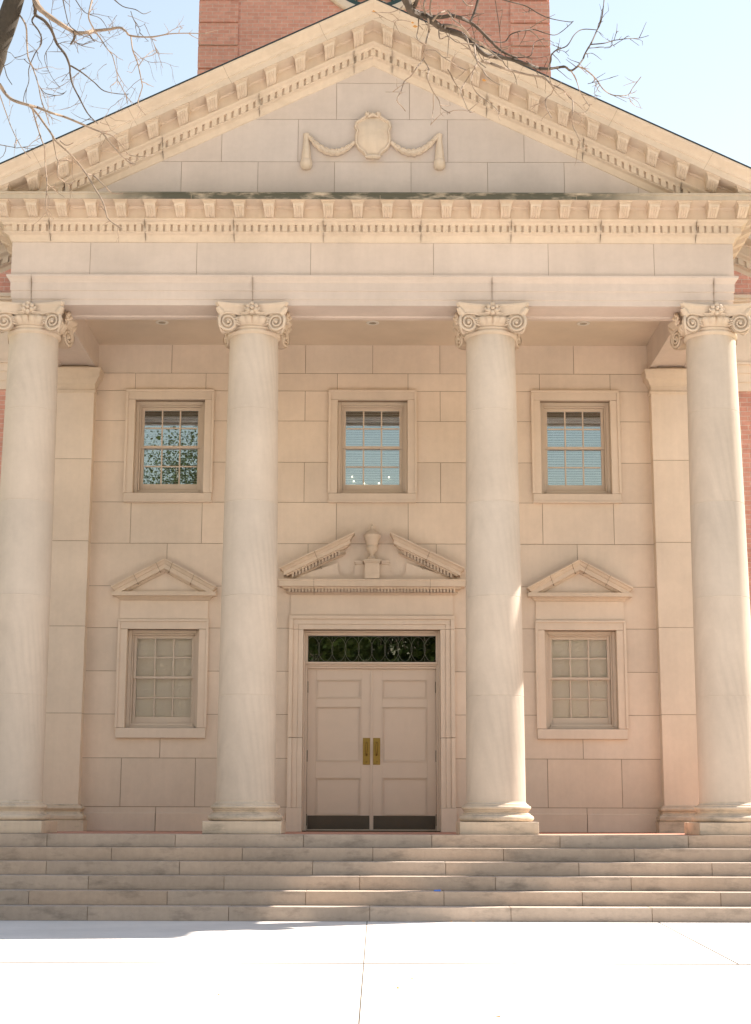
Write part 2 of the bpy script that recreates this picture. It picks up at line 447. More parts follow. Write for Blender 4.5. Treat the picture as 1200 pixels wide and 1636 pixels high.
# --- lower window pediments
def win_pediment(cx):
    r = empty('window_pediment', (cx, YW, 4.0), B); o = (cx, YW, 4.0)
    m = MB(); m.cur = jit(); m.box(cx - .652, cx + .652, YW - .03, YW + .02, 4.012, 4.285); m.build('frieze_panel', stone_wall, r, o)
    yf = YW - .03; Wd = .655
    U = lambda: [lambda p, z: (cx - Wd - p, YW + .01, z), lambda p, z: (cx - Wd - p, yf - p, z), lambda p, z: (cx + Wd + p, yf - p, z), lambda p, z: (cx + Wd + p, YW + .01, z)]
    prof = [(-.05, 4.287), (.0, 4.287), (.02, 4.30), (.035, 4.318), (.06, 4.335), (.06, 4.345), (.115, 4.346), (.115, 4.405), (-.05, 4.425)]
    m = MB(); m.sweep(prof, U()); m.build('cornice', stone_corn, r, o)
    sl = .545; ap = 4.905
    pr = [(-.02, -.20), (.01, -.20), (.035, -.185), (.05, -.165), (.05, -.155), (.10, -.155), (.10, -.085), (.115, -.075), (.13, -.04), (.155, -.018), (.155, 0.0), (-.02, .01)]
    m = MB()
    for s in (-1, 1):
        m.cur = jit(.03)
        st = [lambda p, z, s=s: (cx, yf - p, ap + z), lambda p, z, s=s: (cx + s*(Wd + max(p, 0) - .03), yf - p, ap + z - sl*(Wd + max(p, 0) - .03)),
              lambda p, z, s=s: (cx + s*(Wd + max(p, 0) - .03), YW + .01, ap + z - sl*(Wd + max(p, 0) - .03))]
        m.sweep(pr, st)
    rk_ = m
    m = MB(); m.prism([(cx - .62, 4.41), (cx + .62, 4.41), (cx, 4.41 + .36)], YW - .022, YW + .02); m.cur = jit(); m.build('tympanum', stone_wall, r, o)
    m = rk_; m.m = 1; m.cur = (1, 1, 1)
    pj = [(p + (.002 if p > 0 else 0), z) for p, z in pr[:-1]] + [(-.02, .0)]
    for x in (-.125, .125, -.45, .45):
        m.sweep(pj[5:11] + [(.02, -.02), (.02, -.14)], [lambda p, z, x=x: (cx + x - .003 + z*.45*(1 if x > 0 else -1), yf - p, ap + z - sl*abs(x)), lambda p, z, x=x: (cx + x + .003 + z*.45*(1 if x > 0 else -1), yf - p, ap + z - sl*abs(x))])
    m.build('raking_cornice', [stone_corn, mortar], r, o)
    return r
wp = win_pediment(3.082); copy_tree(wp, B, (-3.082, YW, 4.0))

# --- doorcase
D = empty('doorcase', (0, YW, FL), B); DO = (0, YW, FL)
m = MB()
hw, iw = 1.222, 1.012; zi, zo = 3.86, 4.066
for (a0, a1, y) in ((iw, iw + .075, YW - .045), (iw + .0755, iw + .15, YW - .06), (iw + .1505, hw, YW - .085)):   # stepped architrave
    for s in (-1, 1):
        for z0, z1 in ((FL + .34, 2.27), (2.277, zi)): m.cur = jit(.02); m.box(s*a0, s*a1, y, YW + .12, z0, z1)
for (z0, z1, x, y) in ((zi + .003, zi + .075, 1.0875, YW - .0452), (zi + .0755, zi + .15, 1.162, YW - .0602), (zi + .1505, zo, hw, YW - .0852)):
    m.cur = jit(.02); m.box(-x - 0.0 if z0 > zi + .01 else -x, x, y, YW + .12, z0, z1)
for s in (-1, 1):
    m.box(s*1.163, s*1.2218, YW - .0848, YW + .12, zi + .003, zi + .15)
    m.box(s*1.088, s*1.1625, YW - .0598, YW + .12, zi + .003, zi + .0752)
    m.cur = jit(.03); m.box(s*(iw - .004), s*(hw + .01), YW - .095, YW + .12, FL, FL + .337)
m.build('door_surround', stone_wall, D, DO, bevel=.004)
m = MB(); m.cur = jit(); m.box(-1.205, 1.205, YW - .035, YW + .02, 4.075, 4.372); m.build('frieze_panel', stone_wall, D, DO)
yf = YW - .04; Wd = 1.21
prof = [(-.05, 4.374), (.0, 4.374), (.018, 4.385), (.07, 4.402), (.03, 4.406), (.03, 4.452), (.10, 4.454), (.11, 4.475), (.11, 4.482), (.165, 4.483), (.165, 4.56), (.175, 4.575), (.175, 4.59), (-.05, 4.61)]
st = [lambda p, z: (-Wd - p, YW + .01, z), lambda p, z: (-Wd - p, yf - p, z), lambda p, z: (Wd + p, yf - p, z), lambda p, z: (Wd + p, YW + .01, z)]
m = MB(); m.sweep(prof, st)
x = -1.22
while x < 1.225: m.box(x - .0135, x + .0135, yf - .092, yf - .02, 4.4045, 4.4535); x += .0488
dc_ = m
sl = .487; xin = .262
pr = [(-.02, -.245), (.012, -.245), (.07, -.228), (.03, -.224), (.03, -.165), (.10, -.162), (.105, -.14), (.15, -.14), (.15, -.085), (.165, -.075), (.185, -.045), (.225, -.018), (.225, 0), (-.02, .01)]
apx = 5.295 + sl*xin
m = MB()
for s in (-1, 1):
    xi = lambda p: xin + (.225 - max(p, 0)) * .85
    xo = lambda p: 1.185 + max(p, 0) * .82
    f = lambda p, z, x: (s*x, yf - p, apx + z - sl*x)
    m.cur = jit(.03)
    m.sweep(pr, [lambda p, z: (s*xi(p), YW + .01, apx + z - sl*xi(p)), lambda p, z: f(p, z, xi(p)), lambda p, z: f(p, z, xo(p)), lambda p, z: (s*xo(p), YW + .01, apx + z - sl*xo(p))])
    x = .49
    while x < 1.22:
        z = apx - sl*x; m.add([(s*(x - .013), yf - .092, z - .2255 + sl*.013), (s*(x + .013), yf - .092, z - .2255 - sl*.013), (s*(x + .013), yf - .02, z - .2255 - sl*.013), (s*(x - .013), yf - .02, z - .2255 + sl*.013),
              (s*(x - .013), yf - .092, z - .1635 + sl*.013), (s*(x + .013), yf - .092, z - .1635 - sl*.013), (s*(x + .013), yf - .02, z - .1635 - sl*.013), (s*(x - .013), yf - .02, z - .1635 + sl*.013)],
              [(0, 3, 2, 1), (4, 5, 6, 7), (0, 1, 5, 4), (1, 2, 6, 5), (2, 3, 7, 6), (3, 0, 4, 7)]); x += .0488
bp_ = m; bp_.m = 1; dc_.m = 1
for s in (-1, 1):
    pj = [(p + (.002 if p > 0 else 0), z) for p, z in pr[:-1]] + [(-.02, 0)]
    bp_.sweep(pj, [lambda p, z: (s*(.86 - .003 - z*-.45), yf - p, apx + z - sl*.86), lambda p, z: (s*(.86 + .003 + z*.45), yf - p, apx + z - sl*.86)])
    dc_.sweep([(p + .002, z) for p, z in prof[1:-1]], [lambda p, z: (s*.857, yf - p, z), lambda p, z: (s*.863, yf - p, z)])
bp_.build('broken_pediment', [stone_corn, mortar], D, DO); dc_.build('cornice', [stone_corn, mortar], D, DO)
m = MB()
for s in (-1, 1):                                            # scooped tympanum plates
    arc = [(.385 + .125*math.cos(a), 4.765 + .125*math.sin(a)) for a in [math.radians(d) for d in range(5, -186, -12)]]
    pts = [(1.2, 4.60), (1.2, 4.62), (.51, 4.86)] + arc + [(.255, 4.80), (.24, 4.835), (.105, 4.835), (.105, 4.60)]
    m.prism([(s*x, z) for x, z in pts], YW - .055, YW + .01)
    m.box(s*.14, s*.25, YW - .085, YW, 4.836, 4.862); m.box(s*.14, s*.262, YW - .098, YW, 4.863, 4.885)
m.build('tympanum', stone_wall, D, DO)
U_ = empty('urn', (0, YW - .14, 4.6), D)
m = MB(); y = YW - .13
m.box(-.108, .108, y - .08, YW, 4.60, 4.83); m.box(-.123, .123, y - .095, YW, 4.832, 4.855); m.box(-.135, .135, y - .107, YW, 4.857, 4.885)
m.cur = (1, 1, 1)
urn = [(.075, 4.886), (.082, 4.90), (.07, 4.92), (.038, 4.945), (.026, 4.965), (.034, 4.985), (.062, 5.01), (.082, 5.045), (.086, 5.085), (.078, 5.10), (.088, 5.108), (.09, 5.12), (.10, 5.15), (.118, 5.20), (.134, 5.235), (.137, 5.255), (.125, 5.268), (.10, 5.29), (.06, 5.325), (.028, 5.345), (.024, 5.36), (.034, 5.375), (.034, 5.39), (.016, 5.41), (.01, 5.43)]
m.lathe([(r * .96, z) for r, z in urn], 0, y, 40, mod=lambda i, a: 1 + (.05 * math.cos(14 * a) if 6 <= i <= 8 else 0))
uo = m.build('urn_body', stone_corn, D, DO); bpy.data.objects.remove(U_); WORLD.pop('urn', None); uo.name = 'urn'; WORLD['urn'] = Vector(DO)

# --- door frame, transom, leaves
m = MB()
for s in (-1, 1):
    m.box(s*1.011, s*.985, YW + .10, YW + .26, FL, 3.858); m.box(s*.984, s*.952, YW + .14, YW + .26, FL, 3.83)
m.box(-.984, .984, YW + .101, YW + .26, 3.832, 3.858); m.box(-.951, .951, YW + .139, YW + .26, 3.79, 3.831)
m.box(-.984, .984, YW + .095, YW + .26, 3.365, 3.393); m.box(-.951, .951, YW + .13, YW + .26, 3.335, 3.364); m.box(-.951, .951, YW + .15, YW + .26, 3.30, 3.334)
m.build('door_frame', paint, D, DO, bevel=.004)
T = empty('transom_window', (0, YW + .2, 3.59), B)
m = MB(); m.box(-.951, .951, YW + .20, YW + .205, 3.393, 3.79); m.build('pane', glass_dark, T, (0, YW + .2, 3.59))
m = MB(); m.box(-.951, .951, YW + .33, YW + .34, 3.38, 3.80); m.build('backing', dark_room, T, (0, YW + .2, 3.59))
m = MB()
for k in range(10):
    c = -.886 + k * .197
    for rx, rz in ((.108, .185),):
        m.tube([(max(-.95, min(.95, c + rx*math.cos(a))), YW + .197, 3.592 + rz*math.sin(a)*(1 - .12*abs(math.cos(a)))) for a in [2*math.pi*i/28 for i in range(29)]], .0032, 4)
for k in range(9):
    c = -.79 + k*.197
    m.tube([(c, YW + .197, 3.41), (c, YW + .197, 3.46)], .003, 4); m.tube([(c, YW + .197, 3.72), (c, YW + .197, 3.785)], .003, 4)
m.build('leaded_pattern', lead, T, (0, YW + .2, 3.59))

def door(s):
    Y = YW + .19; o = (s * .948, Y, FL)
    r = empty('door', o, B)
    m = MB()
    x0, x1 = .006, .948
    pz = [(1.178, 1.698), (1.945, 2.73), (2.87, 3.127)]; px = (.168, .812)
    m.box(s*x0, s*x1, Y + .016, Y + .045, .945, 3.298)                       # core (panel field)
    m.box(s*x0, s*(px[0] - .012), Y, Y + .0155, .945, 3.298); m.box(s*(px[1] + .012), s*x1, Y, Y + .0155, .945, 3.298)
    zs = [.945] + [v for p in pz for v in p] + [3.298]
    for i in range(0, 8, 2):
        a = zs[i] + (.012 if i else 0); b = zs[i+1] - (.012 if i < 6 else 0)
        m.box(s*(px[0] - .0115), s*(px[1] + .0115), Y, Y + .0155, a, b)
    for z0, z1 in pz:                                                       # planted mouldings
        for a, yy in ((.012, -.008), (-.004, .004)):
            w = .014
            m.box(s*(px[0] - a), s*(px[1] + a), Y + yy, Y + .015, z0 - a, z0 - a + w); m.box(s*(px[0] - a), s*(px[1] + a), Y + yy, Y + .015, z1 + a - w, z1 + a)
            m.box(s*(px[0] - a), s*(px[0] - a + w), Y + yy + .0004, Y + .015, z0 - a + w, z1 + a - w); m.box(s*(px[1] + a - w), s*(px[1] + a), Y + yy + .0004, Y + .015, z0 - a + w, z1 + a - w)
    if s < 0: m.box(-.018, .012, Y - .012, Y - .0006, .945, 3.298)          # astragal
    m.build('leaf', paint, r, o, bevel=.002)
    m = MB(); m.box(s*.03, s*.935, Y - .004, Y - .001, .962, 1.158); m.build('kick_plate', bronze, r, o)
    m = MB(); m.box(s*.022, s*.128, Y - .006, Y - .001, 1.891, 2.282); m.cur = (1, 1, 1)
    cx = s*.075
    m.tube([(cx, Y - .006, 2.215), (cx, Y - .03, 2.21), (cx, Y - .055, 2.19), (cx, Y - .06, 2.13), (cx, Y - .055, 2.05), (cx, Y - .035, 2.03), (cx, Y - .006, 2.03)], [.012, .012, .013, .015, .013, .012, .012], 8)
    m.ball((cx, Y - .05, 2.20), .018, 8); m.ball((cx, Y - .01, 1.935), .014, 8, 1, .5, 1)
    m.build('handle', brass, r, o, bevel=.002)
    for z in (1.10, 2.02, 3.03):
        m = MB(); m.tube([(s*.951, Y - .010, z - .085), (s*.951, Y - .006, z + .08)], .011, 8); m.build('hinge', steel, r, o)
door(-1); door(1)
m = MB(); m.box(-1.0, 1.0, YW + .02, YW + .30, FL, FL + .014); m.build('door_threshold', steel, B, (0, YW, FL))
m = MB(); m.box(-1.1, 1.1, YW + .36, YW + .38, FL, 3.9); m.build('dark_lobby', dark_room, B, (0, YW, FL))

# --- columns
def column(cx):
    o = (cx, YC, FL); r = empty('column', o, B)
    m = MB(); seams = [1.335, 2.66, 3.94, 5.187, 6.43, 7.452]
    def rad(z):
        t = (z - 1.335) / (7.452 - 1.335); return .377 - .051 * (t ** 1.6)
    for i in range(5):
        a, b = seams[i], seams[i+1]; m.cur = jit(.035)
        zs = [a + (b - a) * k / 8 for k in range(9)]
        prof = [(rad(a) - .0035, a)] + [(rad(a + .005), a + .005)] + [(rad(z), z) for z in zs[1:-1]] + [(rad(b - .005), b - .005), (rad(b) - .0035, b)]
        m.lathe(prof, cx, YC, 64, capb=False)
    m.build('shaft', stone_col, r, o, angle=30)
    # base
    def tor(r0, z0, z1, k=8): return [(r0 - (z1-z0)/2 + (z1-z0)/2*math.sin(math.pi*i/k), (z0+z1)/2 - (z1-z0)/2*math.cos(math.pi*i/k)) for i in range(k+1)]
    m = MB(); prof = [(.40, 1.083)] + tor(.478, 1.086, 1.166) + [(.437, 1.168), (.437, 1.18), (.413, 1.188), (.405, 1.20), (.41, 1.213), (.425, 1.22), (.425, 1.23)] + tor(.443, 1.231, 1.283) + [(.412, 1.285), (.412, 1.298), (.392, 1.305), (.381, 1.32), (.3765, 1.338)]
    m.lathe(prof, cx, YC, 64); m.build('base', stone_base, r, o)
    m = MB(); m.cur = jit(); m.box(cx - .49, cx + .49, YC - .49, YC + .49, FL, 1.083); m.build('plinth', stone_base, r, o, bevel=.008)
    # capital
    m = MB()
    zt = 7.839
    m.lathe([(.322, 7.45), (.330, 7.462), (.350, 7.474), (.357, 7.492), (.350, 7.510), (.338, 7.514), (.338, 7.522), (.348, 7.530), (.352, 7.542), (.345, 7.555), (.335, 7.56)], cx, YC, 64, capb=False)     # astragal
    def eg(i, a): return 1 + (0.0 if i in (0, 1) else .085 * abs(math.cos(13 * a)) ** .5 - .04)
    m.lathe([(.335, 7.558), (.345, 7.566), (.372, 7.585), (.396, 7.615), (.410, 7.645), (.405, 7.668), (.375, 7.678)], cx, YC, 160, mod=eg, capb=False)
    m.lathe([(.36, 7.665), (.375, 7.67), (.38, 7.70), (.40, 7.73)], cx, YC, 48, capb=False)
    # abacus: concave sides, cut corners
    def outline(h, sag, c):
        pts = []
        for q in range(4):
            ang = q * math.pi / 2 - math.pi / 2
            n = 12
            for i in range(n + 1):
                t = -1 + 2 * i / n; u = t * (h - c); v = h - sag * (1 - t * t)
                pts.append((u * math.cos(ang + math.pi/2) + v * math.cos(ang), u * math.sin(ang + math.pi/2) + v * math.sin(ang)))
        return pts
    layers = [(.425, .085, .035, 7.715), (.44, .085, .035, 7.73), (.45, .085, .035, 7.765), (.452, .085, .035, 7.772), (.466, .085, .035, 7.79), (.486, .085, .035, 7.815), (.486, .085, .035, zt)]
    rings = [[(cx + x, YC + y, z) for x, y in outline(h, sg, c)] for h, sg, c, z in layers]
    o0 = len(m.v); n = len(rings[0])
    for rg in rings: m.v += rg
    for k in range(len(rings) - 1):
        for i in range(n): j = (i+1) % n; m.face((o0 + k*n + i, o0 + k*n + j, o0 + (k+1)*n + j, o0 + (k+1)*n + i), False)
    m.face([o0 + i for i in reversed(range(n))]); m.face([o0 + (len(rings)-1)*n + i for i in range(n)])
    cap = m.build('capital', stone_corn, r, o, angle=30)
    # volutes: eight spiral faces paired on four corners
    m = MB(); zc = 7.588; R0 = .142; tilt = math.radians(19)
    for q in range(4):
        rot = q * math.pi / 2
        def T(x, y, z): return (cx + x*math.cos(rot) - y*math.sin(rot), YC + x*math.sin(rot) + y*math.cos(rot), z)
        def face_pt(s, u, w, off):      # on this side's face; u outward (towards corner), w up, off out of the face
            # face plane faces -y locally and swings outward at the corner
            x = .322 + u * math.cos(tilt) + off * math.sin(tilt) * -1
            y = -(.395 + u * math.sin(tilt) + off * math.cos(tilt))
            return T(s * x, y, zc + w)
        for s in (-1, 1):
            K = 28
            ringF = [face_pt(s, R0*math.cos(2*math.pi*i/K), R0*math.sin(2*math.pi*i/K), 0) for i in range(K)]
            ringB = [face_pt(s, R0*.985*math.cos(2*math.pi*i/K), R0*.985*math.sin(2*math.pi*i/K), -.022) for i in range(K)]
            ringI = [face_pt(s, (R0 - .012)*math.cos(2*math.pi*i/K), (R0 - .012)*math.sin(2*math.pi*i/K), -.018) for i in range(K)]
            o0 = len(m.v); m.v += ringF + ringB + ringI
            for i in range(K):
                j = (i+1) % K
                m.face((o0+i, o0+j, o0+K+j, o0+K+i), True); m.face((o0+i, o0+j, o0+2*K+j, o0+2*K+i), False)
            m.face([o0 + 2*K + i for i in range(K)])
            pts = []; rr = []
            for (u, w) in ((-.25, .088), (-.20, .108), (-.13, .128), (-.06, .134)): pts.append(face_pt(s, u, w, .0 + (.01 if u < -.15 else 0))); rr.append(.021)
            N = 54
            for i in range(N + 1):
                a = math.pi/2 - 2*math.pi*2.15*i/N; q_ = 1 - i/N
                rd = .026 + (.132 - .026) * (q_ ** 1.05)
                pts.append(face_pt(s, rd*math.cos(a), rd*math.sin(a), -.006 + .014*(1 - q_))); rr.append(.011 + .010*q_)
            m.tube(pts, rr, 6)
            m.ball(face_pt(s, 0, 0, .008), .026, 8)
            # leaf filling the corner between scroll and echinus
            for b_ in range(3):
                m.tube([face_pt(s, -.075 - .01*b_, .055 - .03*b_, .0), face_pt(s, -.12, .045 - .03*b_, .012), face_pt(s, -.165, .03 - .028*b_, .0)], [.004, .014, .006], 6)
        # wedge between the two scrolls at this corner (corner at +x,-y of side q)
        K = 28; A = []; Bq = []
        for i in range(K):
            u, w = R0*.985*math.cos(2*math.pi*i/K), R0*.985*math.sin(2*math.pi*i/K)
            x = .322 + u*math.cos(tilt); y = .395 + u*math.sin(tilt) - .004
            A.append(T(x, -y, zc + w)); Bq.append(T(y, -x, zc + w))
        o0 = len(m.v); mid = []
        for a, b in zip(A, Bq):
            c = ((a[0]+b[0])/2, (a[1]+b[1])/2, (a[2]+b[2])/2)
            k = .93 + .03; d = (c[0]-cx, c[1]-YC); mid.append((cx + d[0]*k, YC + d[1]*k, zc + (c[2]-zc)*.90))
        m.v += A + mid + Bq
        for L in (0, 1):
            for i in range(K): j = (i+1) % K; m.face((o0+L*K+i, o0+L*K+j, o0+(L+1)*K+j, o0+(L+1)*K+i), True)
        # band swinging up from the scrolls to the abacus horn
        m.tube([T(.40, -.40, zc + .12), T(.43, -.43, zc + .15), T(.455, -.455, zc + .185)], [.05, .045, .03], 8)
        # fleuron at the middle of the side
        fy = -.452
        m.ball(T(0, fy - .028, 7.765), .028, 8)
        for k in range(6):
            a = k * math.pi / 3 + math.pi/6; m.ball(T(.056*math.cos(a), fy, 7.765 + .054*math.sin(a)), .034, 7)
        for s in (-1, 1):
            m.tube([T(s*.04, fy + .01, 7.735), T(s*.08, fy + .005, 7.745), T(s*.10, fy + .01, 7.775)], [.016, .022, .012], 6)
            m.tube([T(s*.02, fy + .02, 7.72), T(s*.06, fy + .015, 7.705), T(s*.10, fy + .02, 7.71)], [.016, .022, .010], 6)
    m.build('volute', stone_corn, r, o, angle=40)
    return r
col0 = column(CX[0])
for cx in CX[1:]: copy_tree(col0, B, (cx, YC, FL))

# --- pilasters
def pilaster(cx):
    o = (cx, YW - .2, FL); r = empty('pilaster', o, B); yf = YW - .2; h = .345
    m = MB(); js = [1.30, 2.61, 3.881, 5.153, 6.403, 7.44]
    bl = [(cx - h, cx + h, js[i], js[i+1]) for i in range(5)]
    for x0, x1, z0, z1 in bl:
        m.cur = jit(.04); m.box(x0, x1, yf, YW - .002, z0 + .004, z1 - .004)
    m.build('shaft', stone_wall, r, o)
    m = MB(); m.box(cx - h + .006, cx + h - .006, yf + .006, YW + .02, FL, 7.9); m.build('core', mortar, r, o)
    def U(): return [lambda p, z: (cx - h - p, YW, z), lambda p, z: (cx - h - p, yf - p, z), lambda p, z: (cx + h + p, yf - p, z), lambda p, z: (cx + h + p, YW, z)]
    m = MB(); m.sweep([(-.05, 1.083), (.075, 1.083), (.092, 1.105), (.092, 1.145), (.075, 1.166), (.055, 1.168), (.055, 1.18), (.03, 1.20), (.035, 1.225), (.055, 1.232), (.066, 1.255), (.055, 1.28), (.03, 1.284), (.03, 1.298), (0, 1.31), (-.05, 1.31)], U(), smooth=True); 
    m.box(cx - h - .105, cx + h + .105, yf - .105, YW, FL, 1.082); m.build('base', stone_base, r, o)
    m = MB(); m.sweep([(-.05, 7.43), (.003, 7.43), (.02, 7.445), (.025, 7.46), (.02, 7.475), (.004, 7.49), (.004, 7.56), (.02, 7.572), (.03, 7.60), (.05, 7.635), (.08, 7.66), (.085, 7.67), (.085, 7.72), (.095, 7.735), (.10, 7.78), (.10, 7.80), (-.05, 7.80)], U(), smooth=True)
    m.build('capital', stone_corn, r, o)
    m = MB(); m.cur = jit(); m.box(cx - h, cx + h, yf - .0, YW, 7.80, 7.845); m.build('impost', stone_wall, r, o)
    return r
p0 = pilaster(-4.56); copy_tree(p0, B, (4.56, YW - .2, FL))

# --- entablature of the portico
WX, YF, YB = 4.845, 19.66, 22.80
def Ush(W_=WX, yf=YF, yb=YB): return [lambda p, z: (-W_ - p, yb, z), lambda p, z: (-W_ - p, yf - p, z), lambda p, z: (W_ + p, yf - p, z), lambda p, z: (W_ + p, yb, z)]
arch = [(-.64, 7.84), (-.535, 7.84), (-.525, 7.862), (-.13, 7.862), (-.12, 7.84), (-.022, 7.84), (-.022, 7.918), (-.012, 7.922), (-.012, 8.035), (0, 8.04), (0, 8.15), (.012, 8.165), (.02, 8.185), (.045, 8.215), (.05, 8.22), (.05, 8.245), (-.05, 8.25), (-.64, 8.25)]
m = MB(); m.sweep(arch, Ush(), smooth=False); m.build('architrave', stone_front, B, (0, YF, 7.84))
# soffit panels' end bars over the columns
for cx in CX:
    m = MB(); m.box(cx - .40, cx + .40, YF + .125, YF + .53, 7.843, 7.87); m.build('soffit_block', stone_wall, B, (cx, YF + .3, 7.84))
m = MB()
fx = [-4.845, -3.79, -2.36, -.83, .82, 2.36, 3.78, 4.845]
for i in range(7):
    m.cur = jit(.03); m.box(fx[i] + (.003 if i else 0), fx[i+1] - (.003 if i < 6 else 0), YF, YF + .1, 8.247, 8.712)
for s in (-1, 1):
    ys = [YF + .101, 20.9, 22.1, YB]
    for i in range(3): m.cur = jit(.03); m.box(s*(WX - .1), s*WX, ys[i], ys[i+1] - .003, 8.247, 8.712)
m.build('frieze', stone_front, B, (0, YF, 8.25))
m = MB(); m.sweep([(-.60, 8.26), (-.006, 8.26), (-.006, 8.74), (-.60, 8.74)], Ush())
for x in (-4.56, -1.6, 1.6, 4.565):
    m.sweep([(p + .0015, z) for p, z in arch[5:16]], [lambda p, z: (x - .0014, YF - p, z), lambda p, z: (x + .0014, YF - p, z)])
m.build('frieze_core', mortar, B, (0, YF, 8.25))

# --- horizontal cornice with dentils and modillions
bed = [(-.3, 8.715), (.0, 8.715), (.012, 8.722), (.02, 8.745), (.04, 8.785), (.05, 8.80), (.098, 8.822), (.098, 8.838), (.078, 8.840), (.078, 8.925), (.115, 8.927), (.118, 8.94), (.135, 8.955), (.165, 8.965), (.185, 8.98), (.185, 8.998), (.17, 9.0), (.17, 9.125), (.185, 9.13), (.195, 9.155), (.44, 9.156), (.44, 9.236), (.452, 9.24), (.452, 9.252), (-.02, 9.30), (-.3, 9.30)]
CR = empty('cornice', (0, YF, 8.715), B); CO = (0, YF, 8.715)
m = MB()
# corona top: weathered separately
m.sweep(bed[:21] + [(.436, 9.156), (.436, 9.158), (-.3, 9.158)], Ush())
P_ = .098
k = -49
while k <= 49:
    x = k * P_; m.box(x - .0335, x + .0335, YF - .112, YF - .06, 8.8375, 8.9268); k += 1
y = YF - .02
while y < YB - .1:
    for s in (-1, 1): m.box(s*(WX + .06), s*(WX + .112), y - .0335, y + .0335, 8.8375, 8.9268)
    y += P_
cm_ = m
m = MB(); m.sweep([(-.3, 9.1585), (.44, 9.1585), (.44, 9.222), (.452, 9.228), (.452, 9.252), (-.02, 9.30), (-.3, 9.30)], Ush()); m.build('corona_top', stone_rain, CR, CO)
m = cm_; m.m = 1; m.cur = (1, 1, 1)
for x in (-4.33, -3.05, -1.86, -.66, .65, 1.86, 3.06, 4.34):
    m.sweep([(p + .0015, z) for p, z in bed[1:16]], [lambda p, z: (x - .0013, YF - p, z), lambda p, z: (x + .0013, YF - p, z)])
for x in (-2.4, .1, 2.7):
    m.sweep([(.4415, 9.156), (.4415, 9.215), (.40, 9.215), (.40, 9.156)], [lambda p, z: (x - .003, YF - p, z), lambda p, z: (x + .003, YF - p, z)])
m.build('cornice_moulding', [stone_corn, fine_joint], CR, CO, angle=30)
def modillion(m, f, sh=0.0):
    """f(u across, p out, z up) -> point"""
    w0, w1 = .073, .060
    side = [(.165, 9.003), (.215, 9.0), (.25, 9.012), (.29, 9.04), (.325, 9.055), (.36, 9.068), (.385, 9.085), (.392, 9.105), (.392, 9.128), (.165, 9.128)]
    n = len(side); o = len(m.v)
    for s in (-1, 1):
        for p, z in side:
            t = (z - 9.0) / .128; w = w1 + (w0 - w1) * t
            m.v.append(f(s*w, p, z + sh*s*w))
    m.face([o + i for i in range(n)]); m.face([o + n + i for i in reversed(range(n))])
    for i in range(n): j = (i+1) % n; m.face((o+i, o+n+i, o+n+j, o+j))
    def bx(a, p0, p1, z0, z1):
        o = len(m.v)
        for z in (z0, z1):
            for (u, p) in ((-a, p0), (a, p0), (a, p1), (-a, p1)): m.v.append(f(u, p, z + sh*u))
        for q in ((0, 3, 2, 1), (4, 5, 6, 7), (0, 1, 5, 4), (1, 2, 6, 5), (2, 3, 7, 6), (3, 0, 4, 7)): m.face([o + i for i in q])
    bx(.082, .16, .404, 9.1285, 9.14); bx(.093, .16, .418, 9.1405, 9.1575)
    for u in (-.03, 0, .03):      # leaf ribs on the scroll
        o = len(m.v)
        pp = [(.215, 8.994), (.25, 9.005), (.29, 9.033), (.325, 9.049), (.36, 9.061), (.388, 9.082)]
        for p, z in pp:
            for du, dz in ((-.009, .008), (0, -.004), (.009, .008)): m.v.append(f(u + du, p + (.004 if p > .38 else 0), z + dz + sh*(u+du)))
        for i in range(5):
            for c in (0, 1): m.face((o + i*3 + c, o + i*3 + c + 1, o + i*3 + c + 4, o + i*3 + c + 3))
mm = MB(); modillion(mm, lambda u, p, z: (u, -p, z)); mo = mm.build('modillion', stone_corn, CR, (0, 0, 0))
# origin at the modillion's root on the frieze line
def place(o, src, parent, origin, rz=0):
    c = src if o else src.copy()
    if not o: C.objects.link(c)
    put(c, parent, origin); c.rotation_euler = (0, 0, rz); return c
MX = [.197 + .394 * k for k in range(13)]
first = True
for x in MX:
    for s in (-1, 1): place(first, mo, CR, (s*x, YF, 0)); first = False
for s in (-1, 1):
    for k in range(8): place(False, mo, CR, (s*WX, YF + .14 + .394*k, 0), s*math.pi/2)

# --- pediment
SL = .489; AP = 11.285
TY = MB()
rows = [(9.0, 9.879, [0.0 + .0, 1.21, -1.21, 2.25, -2.25, 3.3, -3.3, .52, -.52]), (9.879, 10.499, [-1.0, 1.02, 2.05, -2.05, -.5 - .0]), (10.499, 11.034, [-.5, .5]), (11.034, 11.30, [])]
rows[0] = (9.0, 9.879, [-.52, .52, 1.56, -1.56, 2.6, -2.6, 3.6, -3.6]); rows[1] = (9.879, 10.499, [-1.02, 1.02, 2.06, -2.06])
def clip_poly(poly, fn):
    out = []
    for i in range(len(poly)):
        a, b = poly[i], poly[(i+1) % len(poly)]; fa, fb = fn(a), fn(b)
        if fa >= 0: out.append(a)
        if (fa >= 0) != (fb >= 0):
            t = fa / (fa - fb); out.append((a[0] + (b[0]-a[0])*t, a[1] + (b[1]-a[1])*t))
    return out
for z0, z1, js in rows:
    xs = sorted([-4.6, 4.6] + js)
    for i in range(len(xs) - 1):
        g = .003; poly = [(xs[i]+g, z0+g), (xs[i+1]-g, z0+g), (xs[i+1]-g, z1-g), (xs[i]+g, z1-g)]
        for s in (-1, 1): poly = clip_poly(poly, lambda q: AP + .05 - SL*s*q[0] - q[1])
        if len(poly) > 2: TY.cur = jit(.035); TY.prism(poly, YF, YF + .03)
TY.build('tympanum', stone_tymp, B, (0, YF, 9.3))
m = MB(); m.prism([(-4.7, 9.0), (4.7, 9.0), (0, AP)], YF + .008, YF + .25); m.build('tympanum_core', mortar, B, (0, YF, 9.3))
